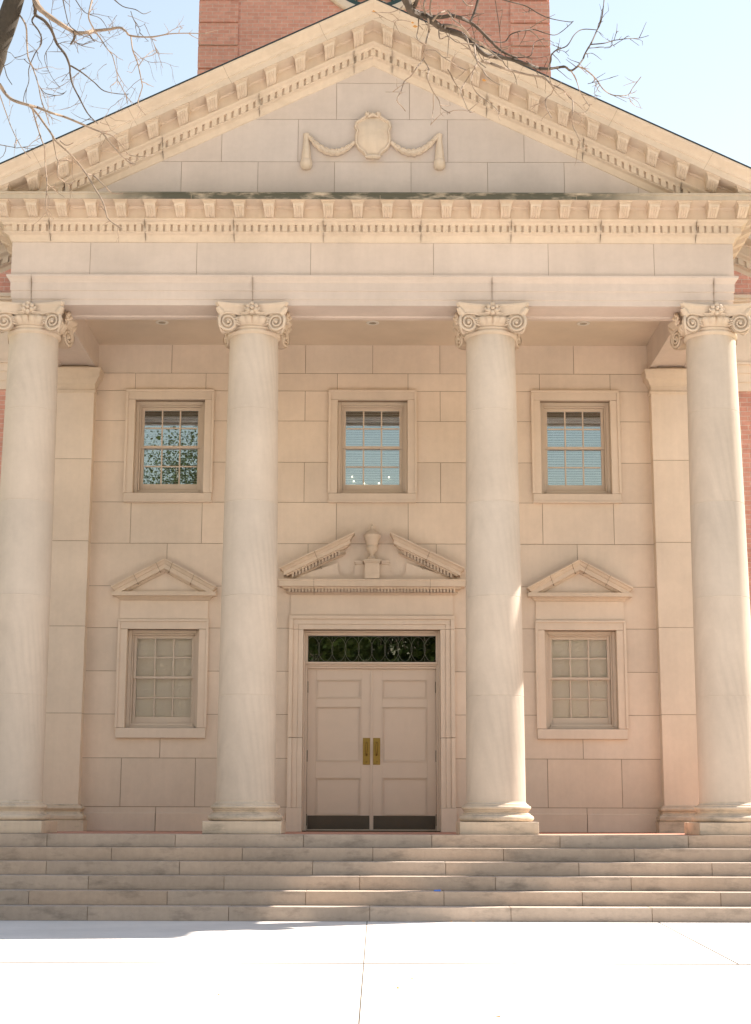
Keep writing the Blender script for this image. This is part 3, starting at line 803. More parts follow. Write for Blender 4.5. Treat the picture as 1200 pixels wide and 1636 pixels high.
rake = [(-.3, 0), (0, 0), (.012, .008), (.02, .03), (.04, .075), (.05, .09), (.098, .108), (.098, .122), (.078, .124), (.078, .212), (.115, .214), (.118, .225), (.135, .245), (.165, .26), (.185, .278), (.185, .298), (.17, .30), (.17, .437), (.185, .442), (.195, .458), (.44, .459), (.44, .555), (.452, .56), (.452, .572), (.456, .59), (.472, .615), (.50, .64), (.528, .665), (.543, .69), (.545, .712), (-.3, .73)]
RK = empty('raking_cornice', (0, YF, AP), B); RO = (0, YF, AP)
XE = WX
m = MB()
for s in (-1, 1):
    m.sweep(rake, [lambda p, z: (0, YF - p, AP + z), lambda p, z: (s*(XE + p), YF - p, AP + z - SL*(XE + p))])
for k in range(-46, 47):
    x = k * P_
    o = len(m.v); w = .0335
    for (dz) in (.121, .2138):
        for (u, y) in ((-w, YF - .112), (w, YF - .112), (w, YF - .06), (-w, YF - .06)): m.v.append((x + u, y, AP + dz - SL*abs(x + u) if k else AP + dz - SL*abs(u)))
    for q in ((0, 3, 2, 1), (4, 5, 6, 7), (0, 1, 5, 4), (1, 2, 6, 5), (2, 3, 7, 6), (3, 0, 4, 7)): m.face([o + i for i in q])
rm_ = m
m = MB()
for s in (-1, 1):
    m.sweep([(-.3, .732), (.545, .714), (.553, .716), (.553, .733), (-.3, .75)], [lambda p, z: (0, YF - p, AP + z), lambda p, z: (s*(XE + .05 + p), YF - p, AP + z - SL*(XE + .05 + p))])
m.build('roof_flashing', flashing, RK, RO)
m = rm_; m.m = 1; m.cur = (1, 1, 1)
for s in (-1, 1):
    for x in (.26, 1.55, 2.85, 4.15):
        m.sweep([(p + .0015, z) for p, z in rake[1:16]], [lambda p, z: (s*(x - .0013), YF - p, AP + z - SL*x), lambda p, z: (s*(x + .0013), YF - p, AP + z - SL*x)])
    for x in (.62, 1.9, 3.15, 4.4):
        m.sweep([(p + .0015, z) for p, z in rake[20:30]] + [(.40, .71), (.40, .459)], [lambda p, z: (s*(x - .003 + (z - .46)*.45), YF - p, AP + z - SL*(x + (z - .46)*.45)), lambda p, z: (s*(x + .003 + (z - .46)*.45), YF - p, AP + z - SL*(x + (z - .46)*.45))])
m.build('cornice_moulding', [stone_corn, fine_joint], RK, RO, angle=30)
src = {}
for s in (-1, 1):
    mm = MB(); modillion(mm, lambda u, p, z: (u, -p, z - 9.155), sh=-SL*s); src[s] = mm.build('modillion', stone_corn, RK, (0, 0, 0))
for s in (-1, 1):
    for i, x in enumerate(MX):
        place(i == 0, src[s], RK, (s*x, YF, AP + .457 - SL*x))

# --- cartouche, garlands, tassels
K = empty('cartouche', (0, YF, 10.2), B); KO = (0, YF, 10.2)
def shield(k):
    pts = [(0, .33), (.07, .345), (.11, .30), (.17, .255), (.235, .22), (.255, .14), (.225, .08), (.245, .0), (.24, -.12), (.20, -.19), (.14, -.235), (.11, -.27), (.09, -.315), (0, -.33)]
    full = pts + [(-x, z) for x, z in reversed(pts[1:-1])]
    return [(x*k, z*k) for x, z in full]
m = MB(); zc = 10.235
Ls = [(1.0, .0), (1.0, .05), (.96, .075), (.90, .075), (.86, .05), (.78, .055), (.6, .085), (.3, .105), (.05, .11)]
o = len(m.v); n = len(shield(1))
for k, y in Ls: m.v += [(x, YF - y, zc + z) for x, z in shield(k)]
for L in range(len(Ls) - 1):
    for i in range(n): j = (i+1) % n; m.face((o + L*n + i, o + L*n + j, o + (L+1)*n + j, o + (L+1)*n + i), True)
m.face([o + (len(Ls)-1)*n + i for i in range(n)])
for x in (-.075, .075): m.ball((x, YF - .07, zc + .315), .035, 8)
m.tube([(-.10, YF - .06, zc - .30), (0, YF - .085, zc - .315), (.10, YF - .06, zc - .30)], [.02, .035, .02], 8)
m.tube([(-.07, YF - .07, zc + .27), (0, YF - .09, zc + .30), (.07, YF - .07, zc + .27)], [.015, .03, .015], 8)
m.build('shield', stone_corn, K, KO, angle=28)
for s in (-1, 1):
    m = MB(); N = 26; pts = []; rr = []
    for i in range(N + 1):
        t = i / N; x = .25 + t * .63; zz = 10.155 + .095*t - .26*4*t*(1-t)*.78
        pts.append((s*x, YF - .035, zz)); rr.append((.026 + .026*math.sin(math.pi*t)) * (1 + .16*math.sin(i*2.1)))
    m.tube(pts, rr, 8)
    for i in range(2, N - 1):
        for a in (-1, 1): m.ball((pts[i][0] + rnd.uniform(-.008, .008), YF - .035 - rr[i]*.8, pts[i][2] + a*rr[i]*.5), .014, 5)
    m.build('garland', stone_corn, K, KO, angle=60)
    m = MB()
    m.lathe([(.02, 10.285), (.045, 10.27), (.04, 10.24), (.036, 10.18), (.048, 10.08), (.058, 9.98), (.064, 9.92), (.06, 9.905), (.068, 9.895), (.078, 9.86), (.078, 9.81), (.06, 9.77), (.03, 9.755)], s*.905, YF - .02, 20, mod=lambda i, a: 1 + (.07*math.cos(7*a) if i > 2 else 0))
    m.build('tassel', stone_corn, K, KO, angle=50)

# --- ceiling, lamps, roof
m = MB(); m.box(-4.25, 4.25, YF + .60, YW + .03, 8.251, 8.30); m.build('porch_ceiling', plaster, B, (0, 21.5, 8.25))
for i, x in enumerate((-3.09, 0, 3.09)):
    o = (x, 21.66, 8.25)
    if i == 0:
        r0 = empty('ceiling_lamp', o, B)
        m = MB(); m.lathe([(.052, 8.2505), (.056, 8.243), (.092, 8.243), (.096, 8.2505)], x, 21.66, 28, capb=False); m.build('trim_ring', trim_m, r0, o)
        m = MB(); m.lathe([(.001, 8.2495), (.054, 8.2455)], x, 21.66, 20, capb=False); m.build('lens', simple('lamp_lens', (.30, .26, .2), .2), r0, o, fix=False)
    else: copy_tree(r0, B, o)
m = MB()
for s in (-1, 1):
    m.add([(0, YF - .30, AP + .755), (s*5.3, YF - .30, AP + .755 - SL*5.3), (s*5.3, 29, AP + .755 - SL*5.3), (0, 29, AP + .755),
           (0, YF - .30, AP + .70), (s*5.3, YF - .30, AP + .70 - SL*5.3), (s*5.3, 29, AP + .70 - SL*5.3), (0, 29, AP + .70)],
          [(0, 1, 2, 3), (7, 6, 5, 4), (0, 4, 5, 1), (1, 5, 6, 2), (2, 6, 7, 3)])
m.build('portico_roof', roof_m, B, (0, 21, 12))

# --- main brick block with its own gable
YM = 22.80; MG = 12.22
for s in (-1, 1):
    m = MB(); a, b = sorted((s*4.9, s*6.45))
    m.box(a, b, YM, YM + .4, 0, 7.54); m.box(a, b, YM, YM + .4, 9.06, 9.2)
    m.prism([(s*4.9, 9.2), (s*6.45, 9.2), (s*6.2, MG - .49*6.2 + .1), (s*4.9, MG - .49*4.9 + .1)], YM, YM + .4)
    m.build('brick_wall', brick_m, B, (s*5.6, YM, 0))
    m = MB(); x0, x1 = sorted((s*4.9, s*6.5))
    z = [(7.541, 7.68, .03), (7.681, 7.82, .045), (7.821, 7.95, .06)]
    for z0, z1, p in z: m.box(x0, x1, YM - p, YM + .05, z0, z1)
    m.box(x0, x1, YM - .09, YM + .05, 7.951, 7.985)
    xs = [4.9, 5.9, 6.48]
    for i in range(2): m.cur = jit(); m.box(s*(xs[i] + .003), s*(xs[i+1] - .003), YM - .04, YM + .05, 7.986, 8.955)
    m.box(x0, x1, YM - .10, YM + .05, 8.956, 9.0); m.box(x0, x1, YM - .13, YM + .05, 9.001, 9.055)
    m.build('stone_band', stone_wall, B, (s*5.6, YM, 7.5))
for s in (-1, 1):
    m = MB()
    m.sweep([(p - .02, z) for p, z in rake], [lambda p, z: (s*4.9, YM - p, MG + z - .49*4.9), lambda p, z: (s*(6.45 + p), YM - p, MG + z - .49*(6.45 + p))])
    x = 4.95
    while x < 6.4:
        o = len(m.v); w = .04
        for dz in (.121, .2138):
            for (u, y) in ((-w, YM - .10), (w, YM - .10), (w, YM - .04), (-w, YM - .04)): m.v.append((s*(x + u), y, MG + dz - .49*(x + u)))
        for q in ((0, 3, 2, 1), (4, 5, 6, 7), (0, 1, 5, 4), (1, 2, 6, 5), (2, 3, 7, 6), (3, 0, 4, 7)): m.face([o + i for i in q])
        x += .125
    m.build('gable_cornice', stone_corn, B, (s*5.6, YM, 9.5))
m = MB()
for s in (-1, 1):
    zt = lambda x: MG + .74 - .49*x
    m.add([(0, YM - .4, zt(0)), (s*7.05, YM - .4, zt(7.05)), (s*7.05, 60, zt(7.05)), (0, 60, zt(0)), (0, YM - .4, zt(0) - .06), (s*7.05, YM - .4, zt(7.05) - .06), (s*7.05, 60, zt(7.05) - .06), (0, 60, zt(0) - .06)],
          [(0, 1, 2, 3), (7, 6, 5, 4), (0, 4, 5, 1), (1, 5, 6, 2), (2, 6, 7, 3)])
m.build('main_roof', roof_m, B, (0, 30, 12))
for s in (-1, 1):
    m = MB(); m.box(s*6.05, s*6.44, YM + .401, 60, 0, 9.3); m.build('side_wall', brick_side, B, (s*6.2, 40, 0))

# --- tower
TW = empty('tower', (0, 26, 8), B); TO = (0, 26, 8); TY0 = 26.0
m = MB()
m.box(-3.18, 3.18, TY0, TY0 + 6.4, 9, 21.5)
m.build('tower_wall', brick_m, TW, TO)
z = 9.03 + .455*8
while z < 21.3:
    for s in (-1, 1):
        m = MB(); m.box(s*2.49, s*3.215, TY0 - .035, TY0 + .7, z + .017, z + .438)
        m.build('quoin', brick_m, TW, (s*2.85, TY0, z), bevel=.006)
    z += .455
RW = 16.64
m = MB()
N = 48
prof = [(1.12, -.05), (1.12, .0), (.96, .0), (.96, -.07), (1.0, -.09), (1.09, -.08)]
st = [(lambda p, z, a=2*math.pi*i/N: (p*math.cos(a), TY0 + z, RW + p*math.sin(a))) for i in range(N + 1)]
m.sweep(prof, st, caps=False, smooth=True); m.build('round_window_surround', stone_wall, TW, TO)
m = MB()
st = [(lambda p, z, a=2*math.pi*i/N: (p*math.cos(a), TY0 + z, RW + p*math.sin(a))) for i in range(N + 1)]
m.sweep([(.958, -.06), (.958, 0), (.87, 0), (.87, -.04)], st, caps=False); m.sweep([(.30, -.05), (.30, 0), (.26, 0), (.26, -.05)], st, caps=False)
for k in range(8):
    a = math.pi*k/4 + math.pi/8; c, s_ = math.cos(a), math.sin(a)
    m.tube([(.28*c, TY0 - .03, RW + .28*s_), (.9*c, TY0 - .03, RW + .9*s_)], .02, 4)
m.build('round_window_frame', green_paint, TW, TO)
m = MB()
z = -.85
while z < .86:
    h = math.sqrt(max(.01, .87**2 - z*z))
    m.add([(-h, TY0 - .03, RW + z), (h, TY0 - .03, RW + z), (h, TY0 - .005, RW + z + .07), (-h, TY0 - .005, RW + z + .07)], [(0, 1, 2, 3)]); z += .085
m.build('louvre', white_paint, TW, TO, fix=False)
m = MB(); m.box(-3.5, 3.5, TY0 - .3, TY0 + 6.7, 21.5, 21.9); m.build('tower_cornice', stone_corn, TW, TO)

# --- porch floor (brick) with stone edging
m = MB(); m.box(-5.6, 5.6, 19.62, YW + .02, FL - .2, FL); m.build('porch_floor', brick_floor, B, (0, 21, FL))

# ============================================================ STEPS
R_ = FL / 6; TD = .322; YL = 19.30
ST = empty('entrance_steps', (0, 18.5, 0)); tag(ST, 'six wide weathered stone steps leading up to the columns', 'steps')
for k in range(6):
    zt = FL - k*R_; y0 = YL - k*TD; y1 = 19.618 if k == 0 else y0 + TD + .05
    m = MB(); off = .79 if k % 2 == 0 else .0
    off += (-.04, .03, .1, -.12, .05, 0)[k]
    xs = [-9.2] + [off + 1.57*i for i in range(-6, 6) if -9 < off + 1.57*i < 9] + [9.2]
    for i in range(len(xs) - 1):
        m.cur = jit(.10, .03); dy = rnd.uniform(-.002, .002); dz = rnd.uniform(-.0015, 0)
        m.box(xs[i] + .003, xs[i+1] - .003, y0 + dy, y1, zt - R_ + .001, zt + dz)
    m.build('step', stone_step, ST, (0, y0, zt - R_), bevel=.004)
m = MB()
for k in range(6): m.box(-9.1, 9.1, YL - k*TD + .012, 19.60, FL - (k+1)*R_ - .05, FL - k*R_ - .006 if k == 0 else FL - k*R_ - .006)
m.build('step_core', mortar, ST, (0, 18.5, 0))

# ============================================================ GROUND
m = MB(); m.add([(-900, -900, -.06), (900, -900, -.06), (900, 900, -.06), (-900, 900, -.06)], [(0, 1, 2, 3)])
tag(m.build('ground', grass_m, None), kind='structure')
m = MB()
def quadslab(pts):
    o = len(m.v); m.cur = jit(.025, .006)
    m.v += [(x, y, 0) for x, y in pts] + [(x, y, -.0025) for x, y in pts]; n = len(pts)
    m.face([o + i for i in range(n)])
    for i in range(n): j = (i+1) % n; m.face((o+i, o+n+i, o+n+j, o+j))
g = .0045
YT = 12.68; gy = .036
quadslab([(-.03 + g, YT + gy), (2.95 - g*3, YT + gy), (3.22 - g*3, 17.9), (-.03 + g, 17.9)])
quadslab([(2.95 + g, YT + gy), (9.2, YT + .2 + gy), (9.2, 17.9), (3.22 + g, 17.9)])
quadslab([(-9.2, YT + gy), (-.03 - g, YT + gy), (-.03 - g, 17.9), (-9.2, 17.9)])
xs = [-24.4, -15.4, -9.2, -.03, 9.2, 15.4, 24.4]
ys = [YT, 7.6, 2.5, -2.6, -7.7, -12.8, -17.9]
for i in range(len(xs) - 1):
    for j in range(6):
        quadslab([(xs[i] + g, ys[j+1] + gy), (xs[i+1] - g, ys[j+1] + gy), (xs[i+1] - g, ys[j] - gy + (.2 if xs[i] >= 9 and j == 0 else 0)), (xs[i] + g, ys[j] - gy)])
tag(m.build('pavement', concrete, None, fix=False), kind='structure')
m = MB(); m.box(-24.4, 24.4, -17.9, 17.9, -.05, -.003); tag(m.build('pavement_bed', simple('joint_dirt', (.09, .07, .05), .95), None), kind='structure')

# ============================================================ BARE TREE overhanging the view
F_, TH, RL, YAW = 2464.4, .1953, -.0028, -.0005
def at(px, py, D):
    a, b = px - 600, 818 - py
    c, s = math.cos(-RL), math.sin(-RL); a, b = a*c - b*s, a*s + b*c
    x, y, z = a, F_*math.cos(TH) - b*math.sin(TH), F_*math.sin(TH) + b*math.cos(TH)
    k = D / y
    return Vector((.06 + x*k, D, 1.137 + z*k))
PXM = 1 / 250.0
def cat(P, sub=4):
    out = []
    n = len(P)
    for i in range(n - 1):
        p0, p1, p2, p3 = P[max(i-1, 0)], P[i], P[i+1], P[min(i+2, n-1)]
        for k in range(sub):
            t = k / sub; t2 = t*t; t3 = t2*t
            out.append(.5 * ((2*p1) + (-p0 + p2)*t + (2*p0 - 5*p1 + 4*p2 - p3)*t2 + (-p0 + 3*p1 - 3*p2 + p3)*t3))
    out.append(P[-1]); return out
def twig(mb, p, d, L, r, lvl):
    n = max(3, int(L / .03)); pts = [p.copy()]; q = p.copy(); d = d.normalized()
    for i in range(n):
        d = (d + Vector((rnd.gauss(0, .16), rnd.gauss(0, .16), rnd.gauss(0, .16)))).normalized()
        q = q + d * (L / n); pts.append(q.copy())
        if lvl and rnd.random() < .28: twig(mb, q, d + Vector((rnd.gauss(0, .8), rnd.gauss(0, .8), rnd.gauss(0, .8))), L*rnd.uniform(.3, .6), r*.65, lvl - 1)
    mb.tube(pts, [r * (1 - .6*i/n) for i in range(n + 1)], 4)
def branch(mb, tw, pts, w0, w1, D0, D1, dens=.16, tl=.12, knob=.12):
    k_ = .4 if D1 > 8.95 else 1.15; k_ = .42 if w0 > 4.5 and D1 > 8.7 else k_; mb.cur = (k_, k_, k_*.97); tw.cur = (k_*1.2, k_*1.15, k_*1.1)
    n = len(pts); P = []
    if w0 > 4.5: w0 *= 1.2
    for i, (x, y) in enumerate(pts):
        t = i / (n - 1); P.append(at(x, y, D0 + (D1 - D0)*t + .12*math.sin(i*1.3 + x)))
    Q = cat(P); N = len(Q)
    mb.tube(Q, [(w0 + (w1 - w0)*(i/(N-1))**.8) * PXM * .5 * (1 + rnd.uniform(-knob, knob)) * (D0 + (D1-D0)*i/(N-1)) / 9.9 for i in range(N)], 7)
    for i in range(1, N - 1):
        if rnd.random() < dens:
            d = (Q[i+1] - Q[i]).normalized()*.6 + Vector((rnd.gauss(0, .8), rnd.gauss(0, .8), rnd.gauss(-.25, .8)))
            twig(tw, Q[i], d, rnd.uniform(.4, 1.5)*tl, .0028, 1)
BT = empty('bare_tree', (-4.4, 10.4, 0)); tag(BT, 'leafless tree whose bare twigs hang down in front of the roof', 'tree')
TRo = (-4.4, 10.4, 0)
m = MB()
base = [Vector((-4.4, 10.4, -.05)), Vector((-4.35, 10.35, .6)), Vector((-4.1, 10.2, 2)), Vector((-3.6, 9.9, 3.4)), at(-60, 190, 9.6), at(-12, 85, 9.5), at(8, 40, 9.5), at(26, -15, 9.5), at(60, -120, 9.5), at(90, -300, 9.4)]
Q = cat(base, 5); NN = len(Q)
rr = []
for i in range(NN):
    t = i / (NN - 1)
    rr.append((.24 - .17*min(1, t*1.55)) if t < .56 else .078 - .03*(t - .56)/.44)
rr[0] = .33; rr[1] = .28; m.cur = (.5, .5, .5)
m.tube(Q, rr, 14); m.build('trunk', trunk_bark, BT, TRo)
limb = MB(); tw = MB(); limb.cur = (.4, .4, .4)
L0 = [at(75, -200, 9.45), at(200, -260, 9.2), at(400, -190, 8.9), at(560, -90, 8.8), at(625, -45, 8.8), at(648, -5, 8.8)]
Q = cat(L0, 5); limb.tube(Q, [.055 - .03*i/(len(Q)-1) for i in range(len(Q))], 9)
for a in ([at(50, -150, 9.5), at(48, -60, 9.5), at(52, -8, 9.5)], [at(58, -120, 9.5), at(60, -60, 9.4), at(58, -5, 9.4)], [at(110, -240, 9.3), at(150, -100, 9.2), at(148, -5, 9.2)], [at(100, -230, 9.3), at(100, -100, 9.1), at(98, -5, 9.1)],
          [at(200, -258, 9.2), at(180, -120, 9.3), at(178, -2, 9.3)], [at(500, -130, 8.8), at(760, -120, 8.9), at(765, -5, 9.0)], [at(700, -122, 8.9), at(800, -60, 9.0), at(790, -2, 9.1)], [at(760, -120, 8.9), at(930, -80, 9.1), at(965, -6, 9.2)], [at(-25, 120, 9.55), at(-30, 125, 9.3), at(-2, 134, 9.2)]):
    Q = cat(a, 6); limb.tube(Q, [.017 - .010*i/(len(Q)-1) for i in range(len(Q))], 6)
LB = [
 ([(52,-8),(60,10),(72,22),(95,38),(108,46),(120,52),(135,52),(150,49),(172,47),(190,44),(200,50),(208,57),(240,59),(270,54),(300,53),(330,54)], 9, 1.2, 9.5, 8.6),
 ([(52,-8),(55,14),(56,24),(70,33),(82,50),(90,70),(103,87),(110,105),(111,118),(115,135),(125,155),(137,178),(147,190),(155,197)], 6, 1.6, 9.5, 9.2),
 ([(112,105),(130,116),(150,132),(165,145),(190,150),(205,150)], 3.2, 1, 9.3, 9.0),
 ([(55,24),(50,34),(60,48),(65,60),(64,72),(55,85),(45,110),(45,130),(38,150),(36,165)], 3.4, 1, 9.45, 9.7),
 ([(27,20),(40,40),(42,70),(44,92),(52,110),(60,135),(65,160),(72,180),(78,200)], 3.4, 1.6, 9.45, 8.9),
 ([(60,135),(70,148),(85,152),(98,151),(105,145)], 1.8, .9, 9.1, 9.0),
 ([(-2,134),(8,150),(20,160),(45,168),(60,172),(80,180),(100,186),(120,194),(150,207),(162,212),(175,228),(190,245),(205,259),(215,262)], 5, 2.2, 9.2, 8.3),
 ([(162,212),(180,218),(195,235),(205,247),(225,250),(245,247)], 3, 1.2, 8.5, 8.3),
 ([(45,168),(57,180),(70,198),(82,215),(88,225),(110,245),(125,262),(138,280),(150,300),(163,322),(168,338),(172,350),(185,360),(194,366)], 4.2, 2.2, 9.1, 8.2),
 ([(138,278),(150,282),(165,296),(178,308),(195,309)], 2.6, 2, 8.6, 8.5),
 ([(50,172),(58,200),(66,225),(70,235),(71,260),(74,293),(72,320),(72,335),(78,347)], 2.6, 1.6, 9.1, 8.7),
 ([(74,293),(88,305),(102,315)], 1.6, 1.2, 8.8, 8.8), ([(82,215),(88,245),(92,256),(105,256),(115,258)], 2.2, 2, 8.9, 8.7),
 ([(92,256),(91,280),(98,288),(110,294),(119,289)], 2.2, 2, 8.8, 8.7), ([(95,225),(105,232),(116,228)], 2, 1.5, 8.9, 8.8),
 ([(148,-8),(142,15),(141,30),(150,48),(160,62),(168,75),(178,88),(183,105),(186,120),(187,135)], 3.2, 1.2, 9.2, 8.7),
 ([(98,-8),(105,25),(110,40),(125,55)], 2.2, 1, 9.1, 9.0),
 ([(178,-4),(195,10),(215,15),(228,22),(240,18)], 2.2, .9, 9.3, 9.3), ([(208,18),(212,30),(220,42),(223,55)], 1.6, .8, 9.3, 9.3),
 ([(208,57),(211,80),(218,98),(221,110),(225,130),(226,140),(220,160),(222,172),(232,184)], 2.8, 1.3, 9.0, 8.7),
 ([(221,105),(230,92),(245,80),(252,85),(275,86)], 1.5, .8, 8.9, 8.9), ([(240,59),(247,75),(253,85)], 1.3, .8, 8.9, 8.9),
 ([(118,52),(118,60),(112,70)], 5, 3, 9.4, 9.4), ([(140,52),(145,60),(150,66)], 3, 2, 9.3, 9.3), ([(118,66),(130,73),(150,77)], 1.6, .8, 9.3, 9.2),
 ([(-8,80),(5,105),(10,122),(18,135)], 2, 1.2, 9.4, 9.3), ([(0,82),(15,84),(25,94),(40,94)], 1.2, .8, 9.4, 9.4),
 ([(-2,150),(12,190),(20,210),(33,235),(48,253)], 1.8, 1.2, 9.2, 8.9), ([(-2,231),(20,235),(28,236),(60,231)], 1.6, .9, 9.2, 9.0),
 ([(120,0),(135,20),(160,30),(175,55)], 1.8, .9, 9.4, 9.6), ([(75,25),(85,60),(70,90),(80,120),(95,140)], 1.4, .8, 9.5, 9.8)]
RB = [
 ([(640,-15),(650,5),(655,17),(665,22),(680,26),(690,34),(705,45),(720,50),(735,55),(745,62),(757,72),(770,85),(785,90),(800,92),(820,96),(840,103),(860,109),(875,110),(890,108),(902,107),(911,113),(922,106)], 13, 3.4, 8.8, 9.1),
 ([(655,17),(662,8),(668,-8)], 7, 6, 8.8, 8.8), ([(680,26),(676,10),(680,-6)], 4, 3, 8.8, 8.9),
 ([(680,27),(705,27),(720,25),(735,29),(750,36),(762,45),(773,56),(785,68),(795,78),(808,86),(825,93)], 6.5, 4, 8.85, 9.0),
 ([(705,40),(725,42),(742,50),(752,62),(765,68),(780,80),(800,97)], 5, 3, 8.85, 8.7),
 ([(690,34),(700,22),(715,18),(722,30),(735,40),(748,55)], 3.6, 2, 8.8, 8.6),
 ([(922,106),(930,95),(934,85),(944,68),(952,50),(957,40),(960,30),(963,10),(965,-8)], 3.2, 2, 9.1, 9.2),
 ([(943,71),(965,69),(978,65),(1000,62),(1020,61),(1035,57)], 2.2, 1, 9.1, 9.0), ([(980,64),(984,50),(985,38)], 1.3, .8, 9.1, 9.1),
 ([(978,65),(977,70),(981,75)], 1.2, .8, 9.1, 9.1), ([(1005,62),(1020,73)], 1, .7, 9, 9),
 ([(876,107),(879,97),(880,88),(888,80),(905,73),(917,55),(930,47),(953,48)], 3, 1.6, 9.1, 9.15),
 ([(933,87),(943,85),(950,88),(960,96)], 1.6, .8, 9.1, 9.1), ([(890,80),(900,82),(908,90)], 1.2, .7, 9.1, 9.1),
 ([(922,106),(932,110),(945,120),(954,130),(962,142),(975,151),(990,153),(1003,151),(1010,140),(1023,123)], 2.8, 1.3, 9.1, 8.8),
 ([(1003,151),(1006,163)], 1.2, .8, 8.9, 8.9), ([(1006,155),(1018,163),(1023,174)], 1.2, .7, 8.9, 8.9), ([(978,152),(1000,163)], 1.2, .7, 9, 9), ([(938,134),(954,130),(977,124)], 1.2, .8, 9, 9),
 ([(953,131),(949,142),(950,160)], 1.2, .8, 9, 9),
 ([(911,113),(917,123),(922,135),(925,145),(932,157),(941,170)], 2.2, 1.2, 9.1, 8.9),
 ([(770,98),(785,102),(800,108),(820,114),(845,120),(868,124),(878,133),(885,137),(900,145),(908,155),(914,162),(914,180),(914,200),(925,225),(920,240)], 5, 1.3, 8.9, 8.6),
 ([(885,137),(880,150),(872,157),(871,170),(880,188)], 2, 1.4, 8.8, 8.6), ([(914,180),(925,180),(935,178),(940,172)], 1.3, .9, 8.7, 8.7),
 ([(683,30),(684,50),(680,65),(678,80),(675,95),(665,108),(655,122),(645,130),(640,145),(633,160),(641,170),(647,178)], 3.6, 1.5, 8.8, 8.4),
 ([(675,95),(684,110),(682,125),(690,145),(700,160),(705,173),(718,181)], 2.6, 1.6, 8.6, 8.3), ([(691,150),(691,175),(688,195),(687,200)], 1.8, 1.2, 8.4, 8.4), ([(702,168),(712,169)], 1.6, 1.2, 8.4, 8.4), ([(640,147),(630,147),(615,147)], 1.3, .9, 8.5, 8.5),
 ([(763,95),(758,108),(748,122),(738,138),(735,147),(740,160),(745,172),(750,180)], 2.8, 1.2, 8.8, 8.4), ([(756,112),(752,130),(760,148),(775,160),(790,172),(797,182)], 2.4, 1.2, 8.7, 8.5),
 ([(757,72),(758,85),(762,100),(770,112),(780,125),(798,136)], 3.8, 2, 8.7, 8.3), ([(745,62),(750,78),(760,95),(775,108)], 3.4, 2, 8.7, 8.5),
 ([(668,25),(667,45),(665,60),(672,68),(680,72)], 2.4, 1.4, 8.8, 8.5), ([(678,80),(695,81),(705,90),(718,98),(732,107),(745,112)], 2.2, 1.4, 8.6, 8.3),
 ([(765,-8),(757,20),(750,35)], 5, 3.5, 9.0, 8.9), ([(735,-4),(745,8),(755,9)], 2.6, 2, 8.9, 8.9), ([(688,-4),(686,15),(690,30)], 3, 2.5, 8.9, 8.8),
 ([(790,-4),(815,3),(840,10),(860,22),(880,30),(908,35),(915,34)], 2.6, 1.2, 9.1, 9.0),
 ([(785,66),(805,67),(815,55),(830,50),(850,47),(870,53),(885,56),(897,50),(913,36)], 2.6, 1.4, 9.0, 9.1), ([(825,92),(845,90),(850,80),(853,68),(868,62)], 2, 1.2, 9, 9), ([(840,98),(850,105),(856,112)], 2, 1.4, 9, 9),
 ([(700,45),(702,62),(715,58),(730,68),(755,70)], 2.4, 1.6, 8.8, 8.6), ([(718,48),(716,62),(714,90)], 1.8, 1, 8.8, 8.7), ([(800,92),(806,104),(820,118),(825,135)], 2, 1.2, 9, 8.9), ([(790,0),(796,40),(800,85)], 1.4, 1, 9.1, 9.0),
 ([(655,35),(640,32),(625,35)], 1.4, .9, 8.8, 8.8), ([(648,-2),(640,12),(622,20),(592,19)], 2, 1, 8.8, 8.7)]
for b in LB: branch(limb, tw, *b, dens=.15, tl=.12)
for b in RB: branch(limb, tw, *b, dens=.16, tl=.10)
# mesh of finer shoots behind, for the haze of twigs
tw.cur = (.9, .85, .8)
for _ in range(34):
    p = at(rnd.uniform(0, 230), rnd.uniform(0, 170), rnd.uniform(9.6, 11.2)); twig(tw, p, Vector((rnd.gauss(0, 1), rnd.gauss(0, .3), rnd.gauss(-.3, 1))), rnd.uniform(.15, .35), .0022, 2)
for _ in range(16):
    p = at(rnd.uniform(690, 880), rnd.uniform(20, 130), rnd.uniform(8.8, 9.4)); twig(tw, p, Vector((rnd.gauss(0, 1), rnd.gauss(0, .3), rnd.gauss(-.1, 1))), rnd.uniform(.08, .2), .0035, 1)
limb.build('branch', twig_m, BT, TRo); tw.build('twig', twig_m, BT, TRo)
m = MB()
for (x, y, D, r) in ((662, 42, 8.7, .016), (658, 36, 8.7, .010), (596, 18, 8.7, .012), (772, 128, 8.6, .014)):
    p = at(x, y, D); m.add([p + Vector((-r, 0, 0)), p + Vector((0, .004, -r*.5)), p + Vector((r*1.2, 0, -.004)), p + Vector((0, -.004, r*.5))], [(0, 1, 2, 3)])
m.build('dead_leaf', leaf_brown, BT, TRo, fix=False)

